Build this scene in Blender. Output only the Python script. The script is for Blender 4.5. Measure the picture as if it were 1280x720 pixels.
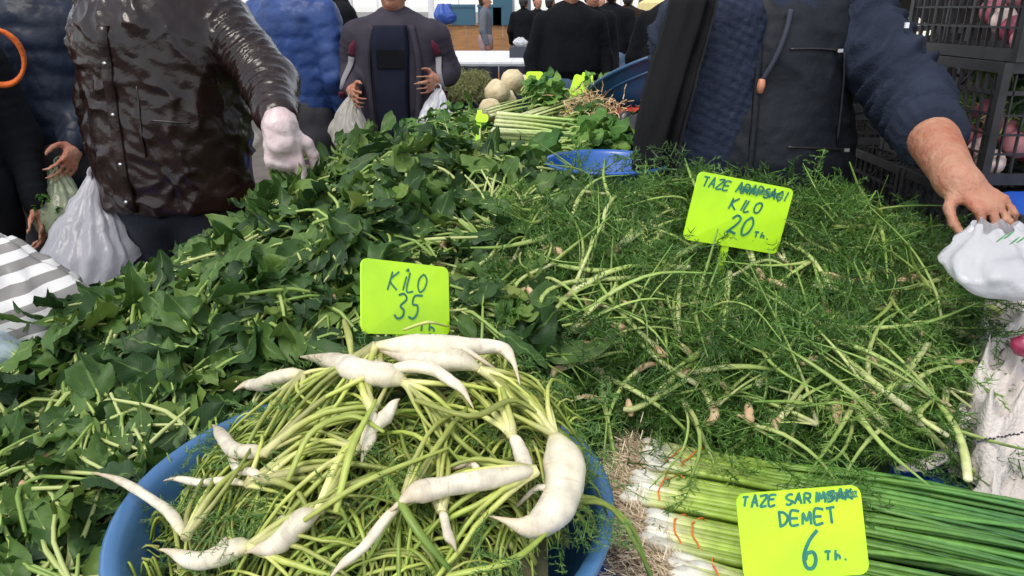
import bpy, math, random
import numpy as np
from mathutils import Vector, Matrix
R = math.radians
rng = np.random.default_rng(7); random.seed(7)
for o in list(bpy.data.objects): bpy.data.objects.remove(o)
S = bpy.context.scene
COL = S.collection

# ------------------------------------------------------------------ camera
F = 950.0; PITCH = R(20.1); CAMZ = 1.5
cam = bpy.data.cameras.new('camera'); cam.sensor_width = 36; cam.lens = F/1280*36
cam.clip_start = .02; cam.clip_end = 3000
co = bpy.data.objects.new('camera', cam); COL.objects.link(co)
co.location = (0, 0, CAMZ); co.rotation_euler = (math.pi/2-PITCH, 0, 0); S.camera = co
# ------------------------------------------------------------------ sky, sun, exposure
SUN_EL, SUN_AZ = R(62), R(215)
W = bpy.data.worlds.new('World'); S.world = W; W.use_nodes = True
nt = W.node_tree; bg = nt.nodes['Background']; sk = nt.nodes.new('ShaderNodeTexSky')
sk.sky_type = 'NISHITA'; sk.sun_disc = False; sk.sun_elevation = SUN_EL; sk.sun_rotation = SUN_AZ
sk.air_density = 1.0; sk.dust_density = 1.0; sk.ozone_density = 1.0; sk.altitude = 50
hsn = nt.nodes.new('ShaderNodeHueSaturation'); hsn.inputs['Saturation'].default_value = .30      # even white overcast
nt.links.new(sk.outputs[0], hsn.inputs['Color']); nt.links.new(hsn.outputs[0], bg.inputs[0]); bg.inputs[1].default_value = .15
sl = bpy.data.lights.new('sun', 'SUN'); sl.energy = 1.05; sl.angle = R(20); sl.color = (1, .93, .82)
so = bpy.data.objects.new('sun', sl); COL.objects.link(so)
sd = Vector((math.sin(SUN_AZ)*math.cos(SUN_EL), math.cos(SUN_AZ)*math.cos(SUN_EL), math.sin(SUN_EL)))
so.rotation_euler = sd.to_track_quat('Z', 'Y').to_euler(); so.location = (0, 0, 8)
S.view_settings.view_transform = 'Standard'; S.view_settings.look = 'None'
S.view_settings.gamma = 1; S.view_settings.exposure = 1.0
S.render.engine = 'CYCLES'

# ------------------------------------------------------------------ pixel helpers (photo pixels 1280x720)
FW = np.array([0, math.cos(PITCH), -math.sin(PITCH)]); UP = np.array([0, math.sin(PITCH), math.cos(PITCH)])
RT = np.array([1., 0, 0]); CP = np.array([0, 0, CAMZ])
def ray(px, py): return FW + RT*(px-640)/F - UP*(py-360)/F
def pt(px, py, d): return CP + ray(px, py)*d
def ptY(px, py, Y):
    r = ray(px, py); return CP + r*(Y/r[1])
def ptZ(px, py, z):
    r = ray(px, py); return CP + r*((z-CAMZ)/r[2])
def proj(P):
    q = np.asarray(P)-CP; d = q@FW
    return np.stack([640+F*(q@RT)/d, 360-F*(q@UP)/d], -1)
def inpoly(p, poly):
    x, y = p[..., 0], p[..., 1]; ins = np.zeros(x.shape, bool); n = len(poly)
    for i in range(n):
        x0, y0 = poly[i]; x1, y1 = poly[(i+1) % n]
        c = ((y0 > y) != (y1 > y))
        xs = (x1-x0)*(y-y0)/((y1-y0) or 1e-9)+x0
        ins ^= c & (x < xs)
    return ins

# ------------------------------------------------------------------ materials
MATS = {}
def mat(name, col, rough=.6, var=0., col2=None, scale=8., bump=0., bscale=40., metal=0., trans=0., alpha=None,
        obj=0., island=0., ramp=None, sheen=0., coat=0., spec=None, stretch=None):
    """principled surface; colour = noise mix col->col2, optional per-object / per-island random ramp, bump, translucency"""
    if name in MATS: return MATS[name]
    m = bpy.data.materials.new(name); m.use_nodes = True; MATS[name] = m
    t = m.node_tree; N = t.nodes; L = t.links; b = N['Principled BSDF']; out = N['Material Output']
    b.inputs['Roughness'].default_value = rough; b.inputs['Metallic'].default_value = metal
    if spec is not None: b.inputs['Specular IOR Level'].default_value = spec
    if coat: b.inputs['Coat Weight'].default_value = coat; b.inputs['Coat Roughness'].default_value = .12
    if sheen: b.inputs['Sheen Weight'].default_value = sheen
    tc = N.new('ShaderNodeTexCoord'); mp = N.new('ShaderNodeMapping'); L.new(tc.outputs['Object'], mp.inputs[0])
    if stretch: mp.inputs['Scale'].default_value = stretch
    no = N.new('ShaderNodeTexNoise'); no.inputs['Scale'].default_value = scale; no.inputs['Detail'].default_value = 5
    L.new(mp.outputs[0], no.inputs[0])
    src = None
    if ramp:
        rp = N.new('ShaderNodeValToRGB'); el = rp.color_ramp.elements
        while len(el) < len(ramp): el.new(.5)
        for e, (p, c) in zip(el, ramp): e.position = p; e.color = (*c, 1)
        if island: g = N.new('ShaderNodeNewGeometry'); L.new(g.outputs['Random Per Island'], rp.inputs[0])
        else: g = N.new('ShaderNodeObjectInfo'); L.new(g.outputs['Random'], rp.inputs[0])
        src = rp.outputs[0]
    mx = N.new('ShaderNodeMix'); mx.data_type = 'RGBA'
    if src: L.new(src, mx.inputs[6])
    else: mx.inputs[6].default_value = (*col, 1)
    c2 = col2 if col2 else tuple(c*(1-var) for c in col)
    mx.inputs[7].default_value = (*c2, 1)
    mr = N.new('ShaderNodeMapRange'); mr.inputs[1].default_value = .35; mr.inputs[2].default_value = .68
    mr.inputs[4].default_value = .45 if (ramp and not col2) else 1
    if ramp and var == 0 and not col2: mr.inputs[4].default_value = 0
    L.new(no.outputs[0], mr.inputs[0]); L.new(mr.outputs[0], mx.inputs[0])
    L.new(mx.outputs[2], b.inputs['Base Color'])
    if bump:
        n2 = N.new('ShaderNodeTexNoise'); n2.inputs['Scale'].default_value = bscale; n2.inputs['Detail'].default_value = 4
        L.new(mp.outputs[0], n2.inputs[0])
        bp = N.new('ShaderNodeBump'); bp.inputs['Strength'].default_value = bump; bp.inputs['Distance'].default_value = .01
        L.new(n2.outputs[0], bp.inputs['Height']); L.new(bp.outputs[0], b.inputs['Normal'])
    sh = b.outputs[0]
    if trans:
        tr = N.new('ShaderNodeBsdfTranslucent'); L.new(mx.outputs[2], tr.inputs[0])
        ms = N.new('ShaderNodeMixShader'); ms.inputs[0].default_value = trans
        L.new(sh, ms.inputs[1]); L.new(tr.outputs[0], ms.inputs[2]); sh = ms.outputs[0]
    if alpha is not None:
        tp = N.new('ShaderNodeBsdfTransparent'); ms = N.new('ShaderNodeMixShader'); ms.inputs[0].default_value = alpha
        L.new(tp.outputs[0], ms.inputs[1]); L.new(sh, ms.inputs[2]); sh = ms.outputs[0]
    L.new(sh, out.inputs[0])
    return m

def leafmat(name, ramp, island=False, vein=(.16, .27, .06), rough=.5, trans=.22):
    """leaf blade with pale midrib and side veins from the leaf's own UVs"""
    m = bpy.data.materials.new(name); m.use_nodes = True
    t = m.node_tree; N = t.nodes; L = t.links; b = N['Principled BSDF']; b.inputs['Roughness'].default_value = rough; b.inputs['Specular IOR Level'].default_value = .32
    rp = N.new('ShaderNodeValToRGB'); el = rp.color_ramp.elements
    while len(el) < len(ramp): el.new(.5)
    for e, (p, c) in zip(el, ramp): e.position = p; e.color = (*c, 1)
    if island: L.new(N.new('ShaderNodeNewGeometry').outputs['Random Per Island'], rp.inputs[0])
    else: L.new(N.new('ShaderNodeObjectInfo').outputs['Random'], rp.inputs[0])
    uv = N.new('ShaderNodeUVMap'); sp = N.new('ShaderNodeSeparateXYZ'); L.new(uv.outputs[0], sp.inputs[0])
    def mth(op, a, bb=None, c=None):
        n = N.new('ShaderNodeMath'); n.operation = op
        for i, v in enumerate((a, bb, c)):
            if v is None: continue
            if isinstance(v, (int, float)): n.inputs[i].default_value = v
            else: L.new(v, n.inputs[i])
        return n.outputs[0]
    au = mth('ABSOLUTE', mth('SUBTRACT', sp.outputs[0], .5))
    mid = mth('SMOOTH_MIN', 1.0, mth('MAXIMUM', 0.0, mth('SUBTRACT', 1.0, mth('MULTIPLY', au, 22.0))), .05)
    ph = mth('MULTIPLY', mth('SUBTRACT', sp.outputs[1], mth('MULTIPLY', au, .55)), 44.0)
    sv = mth('POWER', mth('ABSOLUTE', mth('SINE', ph)), 18.0)
    vv = mth('MINIMUM', 1.0, mth('ADD', mth('MULTIPLY', mid, .7), mth('MULTIPLY', sv, .10)))
    no = N.new('ShaderNodeTexNoise'); no.inputs['Scale'].default_value = 30; no.inputs['Detail'].default_value = 3
    L.new(N.new('ShaderNodeTexCoord').outputs['Object'], no.inputs[0])
    mx0 = N.new('ShaderNodeMix'); mx0.data_type = 'RGBA'; mx0.blend_type = 'MULTIPLY'; mx0.inputs[0].default_value = .55
    L.new(rp.outputs[0], mx0.inputs[6])
    mr = N.new('ShaderNodeMapRange'); mr.inputs[3].default_value = .45; mr.inputs[4].default_value = 1.5
    L.new(no.outputs[0], mr.inputs[0]); L.new(mr.outputs[0], mx0.inputs[7])
    mx = N.new('ShaderNodeMix'); mx.data_type = 'RGBA'; L.new(vv, mx.inputs[0]); L.new(mx0.outputs[2], mx.inputs[6]); mx.inputs[7].default_value = (*vein, 1)
    L.new(mx.outputs[2], b.inputs['Base Color'])
    bp = N.new('ShaderNodeBump'); bp.inputs['Strength'].default_value = .5; bp.inputs['Distance'].default_value = .003
    L.new(mth('SUBTRACT', no.outputs[0], mth('MULTIPLY', vv, .5)), bp.inputs['Height']); L.new(bp.outputs[0], b.inputs['Normal'])
    tr = N.new('ShaderNodeBsdfTranslucent'); L.new(mx.outputs[2], tr.inputs[0])
    ms = N.new('ShaderNodeMixShader'); ms.inputs[0].default_value = trans
    L.new(b.outputs[0], ms.inputs[1]); L.new(tr.outputs[0], ms.inputs[2]); L.new(ms.outputs[0], N['Material Output'].inputs[0])
    return m

def gradmat(name, stops, rough=.4, trans=.15, objvar=.25, rings=0., blotch=.45):
    """colour running along the UV's V coordinate (root to tip of a stalk)"""
    m = bpy.data.materials.new(name); m.use_nodes = True
    t = m.node_tree; N = t.nodes; L = t.links; b = N['Principled BSDF']; b.inputs['Roughness'].default_value = rough
    uv = N.new('ShaderNodeUVMap'); sp = N.new('ShaderNodeSeparateXYZ'); L.new(uv.outputs[0], sp.inputs[0])
    rp = N.new('ShaderNodeValToRGB'); el = rp.color_ramp.elements
    while len(el) < len(stops): el.new(.5)
    for e, (p, c) in zip(el, stops): e.position = p; e.color = (*c, 1)
    L.new(sp.outputs[1], rp.inputs[0])
    oi = N.new('ShaderNodeObjectInfo'); hs = N.new('ShaderNodeHueSaturation')
    mr = N.new('ShaderNodeMapRange'); mr.inputs[3].default_value = 1-objvar; mr.inputs[4].default_value = 1+objvar
    gi = N.new('ShaderNodeNewGeometry'); ad = N.new('ShaderNodeMath'); ad.operation = 'ADD'; fr = N.new('ShaderNodeMath'); fr.operation = 'FRACT'
    L.new(oi.outputs['Random'], ad.inputs[0]); L.new(gi.outputs['Random Per Island'], ad.inputs[1]); L.new(ad.outputs[0], fr.inputs[0])
    L.new(fr.outputs[0], mr.inputs[0]); L.new(mr.outputs[0], hs.inputs['Value']); L.new(rp.outputs[0], hs.inputs['Color'])
    no = N.new('ShaderNodeTexNoise'); no.inputs['Scale'].default_value = 60; no.inputs['Detail'].default_value = 4
    L.new(N.new('ShaderNodeTexCoord').outputs['Object'], no.inputs[0])
    mx = N.new('ShaderNodeMix'); mx.data_type = 'RGBA'; mx.blend_type = 'MULTIPLY'; mx.inputs[0].default_value = blotch
    m2 = N.new('ShaderNodeMapRange'); m2.inputs[1].default_value = .3; m2.inputs[2].default_value = .65; m2.inputs[3].default_value = .5; m2.inputs[4].default_value = 1.15
    L.new(no.outputs[0], m2.inputs[0]); L.new(m2.outputs[0], mx.inputs[7]); L.new(hs.outputs[0], mx.inputs[6])
    L.new(mx.outputs[2], b.inputs['Base Color'])
    bp = N.new('ShaderNodeBump'); bp.inputs['Strength'].default_value = .25; bp.inputs['Distance'].default_value = .004
    L.new(no.outputs[0], bp.inputs['Height']); L.new(bp.outputs[0], b.inputs['Normal'])
    csrc = mx.outputs[2]
    if rings:      # fine cross wrinkles and browner noise bands of a root
        mp = N.new('ShaderNodeMapping'); mp.inputs['Scale'].default_value = (3.0, 34.0, 1); L.new(uv.outputs[0], mp.inputs[0])
        oo = N.new('ShaderNodeVectorMath'); oo.operation = 'ADD'; L.new(mp.outputs[0], oo.inputs[0]); L.new(oi.outputs['Random'], oo.inputs[1])
        n3 = N.new('ShaderNodeTexNoise'); n3.inputs['Scale'].default_value = 1.0; n3.inputs['Detail'].default_value = 5; n3.inputs['Distortion'].default_value = .6; L.new(oo.outputs[0], n3.inputs[0])
        b2 = N.new('ShaderNodeBump'); b2.inputs['Strength'].default_value = rings; b2.inputs['Distance'].default_value = .004
        L.new(n3.outputs[0], b2.inputs['Height']); L.new(bp.outputs[0], b2.inputs['Normal']); L.new(b2.outputs[0], b.inputs['Normal'])
        cm = N.new('ShaderNodeMapRange'); cm.inputs[1].default_value = .60; cm.inputs[2].default_value = .74; cm.inputs[4].default_value = .65; L.new(n3.outputs[0], cm.inputs[0])
        mc = N.new('ShaderNodeMix'); mc.data_type = 'RGBA'; L.new(cm.outputs[0], mc.inputs[0]); L.new(csrc, mc.inputs[6]); mc.inputs[7].default_value = (.40, .29, .15, 1); csrc = mc.outputs[2]; L.new(csrc, b.inputs['Base Color'])
    tr = N.new('ShaderNodeBsdfTranslucent'); L.new(csrc, tr.inputs[0])
    ms = N.new('ShaderNodeMixShader'); ms.inputs[0].default_value = trans
    L.new(b.outputs[0], ms.inputs[1]); L.new(tr.outputs[0], ms.inputs[2]); L.new(ms.outputs[0], N['Material Output'].inputs[0])
    return m

# ------------------------------------------------------------------ mesh helpers
def mesh(name, V, faces, uv=None, fm=None, smooth=True):
    """faces: list of int arrays (n,3)/(n,4); fm: matching material index arrays or ints; uv per vertex"""
    me = bpy.data.meshes.new(name); V = np.asarray(V, np.float32)
    me.vertices.add(len(V)); me.vertices.foreach_set('co', V.ravel())
    if isinstance(faces, np.ndarray): faces = [faces]
    faces = [np.asarray(f, np.int32) for f in faces if len(f)]
    loops = np.concatenate([f.ravel() for f in faces]); sizes = np.concatenate([np.full(len(f), f.shape[1], np.int32) for f in faces])
    st = np.concatenate([[0], np.cumsum(sizes)[:-1]]).astype(np.int32)
    me.loops.add(len(loops)); me.loops.foreach_set('vertex_index', loops)
    me.polygons.add(len(sizes)); me.polygons.foreach_set('loop_start', st)
    if fm is not None:
        a = np.concatenate([np.broadcast_to(np.asarray(x, np.int32), (len(f),)) for x, f in zip(fm, faces)])
        me.polygons.foreach_set('material_index', a)
    me.polygons.foreach_set('use_smooth', np.full(len(sizes), smooth, bool))
    me.update(calc_edges=True)
    if uv is not None:
        u = me.uv_layers.new(name='UVMap'); u.data.foreach_set('uv', np.asarray(uv, np.float32)[loops].ravel())
    return me
def link(name, me, mats=None, parent=None, loc=None, mw=None):
    o = bpy.data.objects.new(name, me); COL.objects.link(o)
    if me is not None and mats is not None and not len(me.materials):
        for m in (mats if isinstance(mats, (list, tuple)) else [mats]): me.materials.append(m)
    if parent is not None: o.parent = parent
    if loc is not None: o.location = tuple(map(float, loc))
    if mw is not None: o.matrix_basis = mw
    return o
def tag(o, label=None, cat=None, group=None, kind=None):
    if label: o['label'] = label
    if cat: o['category'] = cat
    if group: o['group'] = group
    if kind: o['kind'] = kind
    return o
def empty(name, loc, label, cat, group=None, rz=0):
    o = bpy.data.objects.new(name, None); COL.objects.link(o); o.location = tuple(map(float, loc)); o.rotation_euler = (0, 0, rz)
    o.empty_display_size = .05
    return tag(o, label, cat, group)
class MB:
    """collects pieces (verts, faces, uv, material slot) into one mesh"""
    def __init__(s): s.V = []; s.F3 = []; s.F4 = []; s.m3 = []; s.m4 = []; s.U = []; s.n = 0
    def add(s, V, F, uv=None, m=0):
        V = np.asarray(V, float).reshape(-1, 3)
        for f in (F if isinstance(F, list) else [F]):
            f = np.asarray(f, int)
            if not len(f): continue
            (s.F3 if f.shape[1] == 3 else s.F4).append(f+s.n); (s.m3 if f.shape[1] == 3 else s.m4).append(np.full(len(f), m))
        s.V.append(V); s.U.append(np.asarray(uv, float) if uv is not None else np.zeros((len(V), 2))); s.n += len(V)
        return s
    def inst(s, proto, mats, m=None):
        """bake many transformed copies of proto=(V,[F..],uv,[m..]); mats (n,4,4)"""
        V, Fs, uv, ms = proto; n = len(mats); mats = np.asarray(mats)
        W_ = np.einsum('nij,vj->nvi', mats[:, :3, :3], V)+mats[:, None, :3, 3]
        off = (np.arange(n)*len(V))[:, None, None]
        for f, k in zip(Fs, ms):
            f = np.asarray(f); ff = (f[None]+off).reshape(-1, f.shape[1])+s.n
            (s.F3 if f.shape[1] == 3 else s.F4).append(ff); (s.m3 if f.shape[1] == 3 else s.m4).append(np.full(len(ff), k))
        s.V.append(W_.reshape(-1, 3)); s.U.append(np.tile(uv, (n, 1))); s.n += n*len(V); return s
    def proto(s):
        F3 = np.concatenate(s.F3) if s.F3 else None; F4 = np.concatenate(s.F4) if s.F4 else None
        Fs = []; ms = []
        for i, (fl, ml) in enumerate(((s.F3, s.m3), (s.F4, s.m4))):
            for f, k in zip(fl, ml): Fs.append(f); ms.append(int(k[0]))
        return np.concatenate(s.V), Fs, np.concatenate(s.U), ms
    def mesh(s, name, smooth=True):
        F_ = []; M_ = []
        if s.F3: F_.append(np.concatenate(s.F3)); M_.append(np.concatenate(s.m3))
        if s.F4: F_.append(np.concatenate(s.F4)); M_.append(np.concatenate(s.m4))
        return mesh(name, np.concatenate(s.V), F_, np.concatenate(s.U), M_, smooth)
    def build(s, name, mats, parent=None, smooth=True, loc=None): return link(name, s.mesh(name, smooth), mats, parent, loc)
    def box(s, c, size, m=0, rot=None):
        c = np.asarray(c, float); h = np.asarray(size, float)/2
        V = np.array([[x, y, z] for x in (-1, 1) for y in (-1, 1) for z in (-1, 1)])*h
        if rot is not None: V = V@np.asarray(rot).T
        s.add(V+c, np.array([[0, 1, 3, 2], [4, 6, 7, 5], [0, 4, 5, 1], [2, 3, 7, 6], [0, 2, 6, 4], [1, 5, 7, 3]]), m=m); return s
    def tube(s, path, rad, n=6, m=0, v0=0., v1=1., flat=1., cap=True):
        V, Fs, uv = tube(path, rad, n, v0, v1, flat, cap); s.add(V, Fs, uv, m); return s
def unit(v): v = np.asarray(v, float); return v/(np.linalg.norm(v)+1e-12)
def tube(path, rad, n=6, v0=0., v1=1., flat=1., cap=True):
    P = np.asarray(path, float); k = len(P); rad = np.broadcast_to(np.asarray(rad, float), (k,))
    T = np.gradient(P, axis=0); T /= np.linalg.norm(T, axis=1)[:, None]+1e-12
    a = np.array([0, 0, 1.]) if abs(T[0, 2]) < .9 else np.array([1., 0, 0])
    N_ = unit(a-T[0]*(a@T[0])); Ns = [N_]
    for i in range(1, k): N_ = unit(N_-T[i]*(N_@T[i])); Ns.append(N_)
    Ns = np.array(Ns); B = np.cross(T, Ns); th = np.arange(n)*2*math.pi/n
    ring = P[:, None]+rad[:, None, None]*(np.cos(th)[None, :, None]*B[:, None]+flat*np.sin(th)[None, :, None]*Ns[:, None])
    V = ring.reshape(-1, 3); i = np.arange(k-1)[:, None]*n; j = np.arange(n)[None]; j2 = (j+1) % n
    Q = np.stack([i+j, i+j2, i+n+j2, i+n+j], -1).reshape(-1, 4)
    L_ = np.linspace(v0, v1, k); uv = np.stack([np.tile(np.arange(n)/n, k), np.repeat(L_, n)], -1)
    Fs = [Q]
    if cap:
        V = np.vstack([V, P[0]-T[0]*rad[0]*.4, P[-1]+T[-1]*rad[-1]*.4]); uv = np.vstack([uv, [.5, v0], [.5, v1]])
        jj = np.arange(n); a0 = k*n
        Fs.append(np.stack([(jj+1) % n, jj, np.full(n, a0)], -1)); Fs.append(np.stack([(k-1)*n+jj, (k-1)*n+(jj+1) % n, np.full(n, a0+1)], -1))
    return V, Fs, uv
def spline(pts, n):
    """Catmull-Rom through pts, n samples"""
    P = np.asarray(pts, float)
    if len(P) == 2: return P[0]+(P[1]-P[0])*np.linspace(0, 1, n)[:, None]
    P = np.vstack([2*P[0]-P[1], P, 2*P[-1]-P[-2]]); t = np.linspace(0, len(P)-3-1e-6, n); i = t.astype(int); f = (t-i)[:, None]
    a, b, c, d = P[i], P[i+1], P[i+2], P[i+3]
    return .5*(2*b+(c-a)*f+(2*a-5*b+4*c-d)*f**2+(3*b-3*c+d-a)*f**3)
def lathe(prof, n=48, noise=None):
    pr = np.asarray(prof, float); k = len(pr); th = np.arange(n)*2*math.pi/n
    V = np.stack([pr[:, 0, None]*np.cos(th), pr[:, 0, None]*np.sin(th), np.repeat(pr[:, 1, None], n, 1)], -1).reshape(-1, 3)
    i = np.arange(k-1)[:, None]*n; j = np.arange(n)[None]; j2 = (j+1) % n
    return V, np.stack([i+j, i+j2, i+n+j2, i+n+j], -1).reshape(-1, 4)
def fbm(P, freq, seed, oct=3):
    """cheap smooth noise: sums of rotated sines; P (n,3) -> (n,) about -1..1"""
    r = np.random.default_rng(seed); out = 0; amp = 1.; tot = 0
    for o in range(oct):
        for q in range(4):
            k = r.normal(size=3); k /= np.linalg.norm(k); out = out+amp*np.sin((P@k)*freq*6.283*r.uniform(.7, 1.3)+r.uniform(0, 6.283)+1.3*np.sin((P@r.normal(size=3))*freq*3+r.uniform(0, 6)))
            tot += amp*.6
        amp *= .55; freq *= 2.05
    return out/tot
def frame(d, n):
    """matrix with local Y along d and Z near n"""
    y = unit(d); z = unit(np.asarray(n)-y*(np.asarray(n)@y)); x = np.cross(y, z); M = np.eye(4); M[:3, 0] = x; M[:3, 1] = y; M[:3, 2] = z; return M
def MW(M): return Matrix([list(map(float, r)) for r in M])

# ------------------------------------------------------------------ heap height field
CPTS = [(0, 460, .82), (130, 385, .85), (330, 272, .97), (430, 196, 1.08), (100, 600, .87), (0, 700, .85), (200, 480, .90), (300, 400, .97),
        (450, 300, 1.07), (500, 225, 1.13), (550, 200, 1.13), (650, 230, 1.07), (620, 300, 1.05), (560, 400, .98), (300, 560, .88), (200, 760, .84), (550, 600, .85),
        (700, 270, 1.06), (900, 264, 1.055), (1080, 292, 1.01), (1180, 330, .955), (1200, 450, .85), (900, 400, .91), (900, 556, .80), (720, 525, .82),
        (1100, 560, .80), (1050, 400, .91), (750, 400, .95), (1000, 500, .85)]
ctl = np.array([ptZ(*c) for c in CPTS])
ctl = np.vstack([ctl, [[-.35, 2.4, 1.05], [0, 2.4, 1.0], [-.72, 2.45, .96], [.3, 2.2, .93], [.8, 2.0, .93], [1.15, 1.8, .9], [1.25, 1.4, .78], [-1.15, 1.4, .77],
                       [-1.15, .7, .78], [-1.0, .35, .78], [0, .3, .76], [.6, .8, .76], [1.2, 1.0, .76], [-1.0, 1.9, .78], [-.3, .4, .80]]])
_d = np.linalg.norm(ctl[:, None, :2]-ctl[None, :, :2], axis=-1)
_w = np.linalg.solve(_d+np.eye(len(ctl))*-.02, ctl[:, 2]-.9)
def Hraw(x, y):
    q = np.stack([np.asarray(x, float), np.asarray(y, float)], -1); sh = q.shape[:-1]; q = q.reshape(-1, 2)
    out = np.empty(len(q))
    for i in range(0, len(q), 20000):
        d = np.sqrt(((q[i:i+20000, None]-ctl[None, :, :2])**2).sum(-1)+.0025); out[i:i+20000] = .9+d@_w
    return out.reshape(sh)
BC = np.array([-.176, .80]); BR = .30; BZ = .935
GX0, GY0, GS = -1.45, .15, .0125
_gx = GX0+GS*np.arange(236); _gy = GY0+GS*np.arange(220); _X, _Y = np.meshgrid(_gx, _gy, indexing='ij')
HG = Hraw(_X, _Y)+.022*fbm(np.stack([_X, _Y, 0*_X], -1).reshape(-1, 3), 3.2, 11, 2).reshape(_X.shape)
def H(x, y):       # bilinear lookup of the cached field
    fx = np.clip((np.asarray(x, float)-GX0)/GS, 0, 234.99); fy = np.clip((np.asarray(y, float)-GY0)/GS, 0, 218.99)
    i = fx.astype(int); j = fy.astype(int); u = fx-i; v = fy-j
    return HG[i, j]*(1-u)*(1-v)+HG[i+1, j]*u*(1-v)+HG[i, j+1]*(1-u)*v+HG[i+1, j+1]*u*v
def Hb(x, y):      # heap inside the basin
    r2 = ((np.asarray(x)+.10)**2+(np.asarray(y)-.88)**2)/.34**2
    return .905+.155*np.maximum(0, 1-r2)
def Hall(x, y):
    h = H(x, y); r = np.hypot(np.asarray(x)-BC[0], np.asarray(y)-BC[1])
    return np.where(r < BR, Hb(x, y), h)
def nrm(x, y, f=H, e=.02):
    gx = (f(x+e, y)-f(x-e, y))/(2*e); gy = (f(x, y+e)-f(x, y-e))/(2*e)
    n = np.stack([-gx, -gy, np.ones_like(gx)], -1); return n/np.linalg.norm(n, axis=-1, keepdims=True)
def hit(px, py, lift=0., f=Hall):
    r = ray(px, py); t = np.linspace(.4, 4, 1500); P = CP+r*t[:, None]
    below = P[:, 2] <= f(P[:, 0], P[:, 1])+lift
    i = int(np.argmax(below)) if below.any() else 900
    return P[i]
SPIN = [(-150, 500), (0, 478), (130, 388), (250, 332), (335, 275), (430, 196), (520, 184), (600, 196), (690, 255), (650, 295), (625, 400), (640, 445), (600, 480), (500, 560),
        (480, 1000), (-200, 1100)]
FENN = [(690, 258), (720, 258), (870, 250), (1000, 262), (1100, 284), (1165, 316), (1205, 345), (1200, 450), (1180, 510), (1110, 548), (950, 545), (840, 528), (705, 505), (645, 470), (622, 400), (645, 295)]
KEEP = [([(440, 305), (590, 318), (575, 432), (418, 430)], 1.30), ([(852, 200), (1002, 222), (990, 332), (840, 315)], 1.62), ([(905, 598), (1085, 590), (1100, 730), (915, 730)], 1.05)]      # nothing grows up in front of the price cards
def clear(P):
    p = proj(P); d = (np.asarray(P)-CP)@FW; ok = np.ones(len(P), bool)
    for poly, dd in KEEP: ok &= ~(inpoly(p, poly) & (d < dd+.03))
    return ok
def sample(poly, n, seed, ylim=(.4, 2.6), inset=True):
    r = np.random.default_rng(seed); out = []
    tot = 0
    while tot < n:
        x = r.uniform(-1.25, 1.3, 4000); y = r.uniform(*ylim, 4000); z = H(x, y)
        P = np.stack([x, y, z], -1); ok = inpoly(proj(P), poly)
        ok &= np.hypot(x-BC[0], y-BC[1]) > BR+.03
        ok &= clear(P); out.append(P[ok]); tot += ok.sum()
    return np.concatenate(out)[:n]

def free(M, L):      # a leaf or frond of length L at matrix M does not reach across a price card
    M = np.asarray(M); q_ = M[:3, 3]+np.outer([.35, .7, 1.0], M[:3, :3]@np.array([0, L, 0])); return bool(clear(q_).all())

# ================================================================== setting
gm = mat('ground_concrete', (.11, .09, .07), .85, col2=(.06, .05, .04), scale=3, bump=.3, bscale=60)
g = MB(); n_ = 40; gx = np.linspace(-1, 1, n_); gx = np.sign(gx)*np.abs(gx)**3*600
X, Y = np.meshgrid(gx, gx, indexing='ij'); idx = np.arange(n_*n_).reshape(n_, n_)
g.add(np.stack([X.ravel(), Y.ravel(), 0*X.ravel()], -1), np.stack([idx[:-1, :-1], idx[1:, :-1], idx[1:, 1:], idx[:-1, 1:]], -1).reshape(-1, 4))
tag(g.build('ground', gm), kind='structure')

wood = mat('stall_wood', (.30, .16, .07), .7, col2=(.17, .085, .035), scale=6, bump=.2, stretch=(1, 1, 8))
wood2 = mat('orange_board', (.40, .20, .075), .65, col2=(.28, .13, .05), scale=4, bump=.15, stretch=(.6, 1, 6))
steel = mat('grey_steel', (.35, .36, .38), .4, metal=.6)
white_paint = mat('white_frame_paint', (.75, .76, .78), .5, var=.2)
tarp = mat('blue_tarp', (.012, .075, .42), .38, col2=(.02, .11, .50), scale=5, bump=.35, bscale=25)
darkcloth = mat('navy_skirt_cloth', (.012, .014, .03), .9, var=.4)
maroon = mat('maroon_cloth', (.16, .012, .025), .85, var=.4, bump=.2)

def stall(name, label, x0, x1, y0, y1, z, board_m, leg_m, side=None, side_m=None, planks='x'):
    e = empty(name, ((x0+x1)/2, (y0+y1)/2, 0), label, 'table'); cx, cy = (x0+x1)/2, (y0+y1)/2
    n = max(2, int((y1-y0)/.16)); w = (y1-y0)/n
    me = MB().box((0, 0, 0), (x1-x0, w-.008, .028)).mesh('board', False)
    for i in range(n): link('board', me, board_m, e, (0, y0+w*(i+.5)-cy, z-.014+.002*((i*7) % 3)))
    lm = MB().box((0, 0, 0), (.05, .05, z-.03)).mesh('leg', False)
    for a in (x0+.06, x1-.06):
        for b in (y0+.06, y1-.06): link('leg', lm, leg_m, e, (a-cx, b-cy, (z-.03)/2))
    for b in (y0+.012, y1-.012): MB().box((0, b-cy, z-.085), (x1-x0-.01, .022, .11)).build('apron', leg_m, e, False)
    for a in (x0+.012, x1-.012): MB().box((a-cx, 0, z-.088), (.022, y1-y0-.06, .11)).build('side_apron', leg_m, e, False)
    return e
stall('market_table', 'wide plank table covered in blue tarp carrying the spinach and fennel heaps', -1.35, 1.06, .3, 1.86, .735, wood, wood)
stall('produce_table', 'narrower plank table behind the heaps carrying celery bunches', -.72, .34, 1.93, 3.55, .90, wood, wood)
for k in range(10):      # boarded flank of the second table
    MB().box((-.735, 2.02+.155*k, .43), (.022, .149, .84)).build('side_board', wood, bpy.data.objects['produce_table'], False).location = (.19, -2.74, 0)
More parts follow.
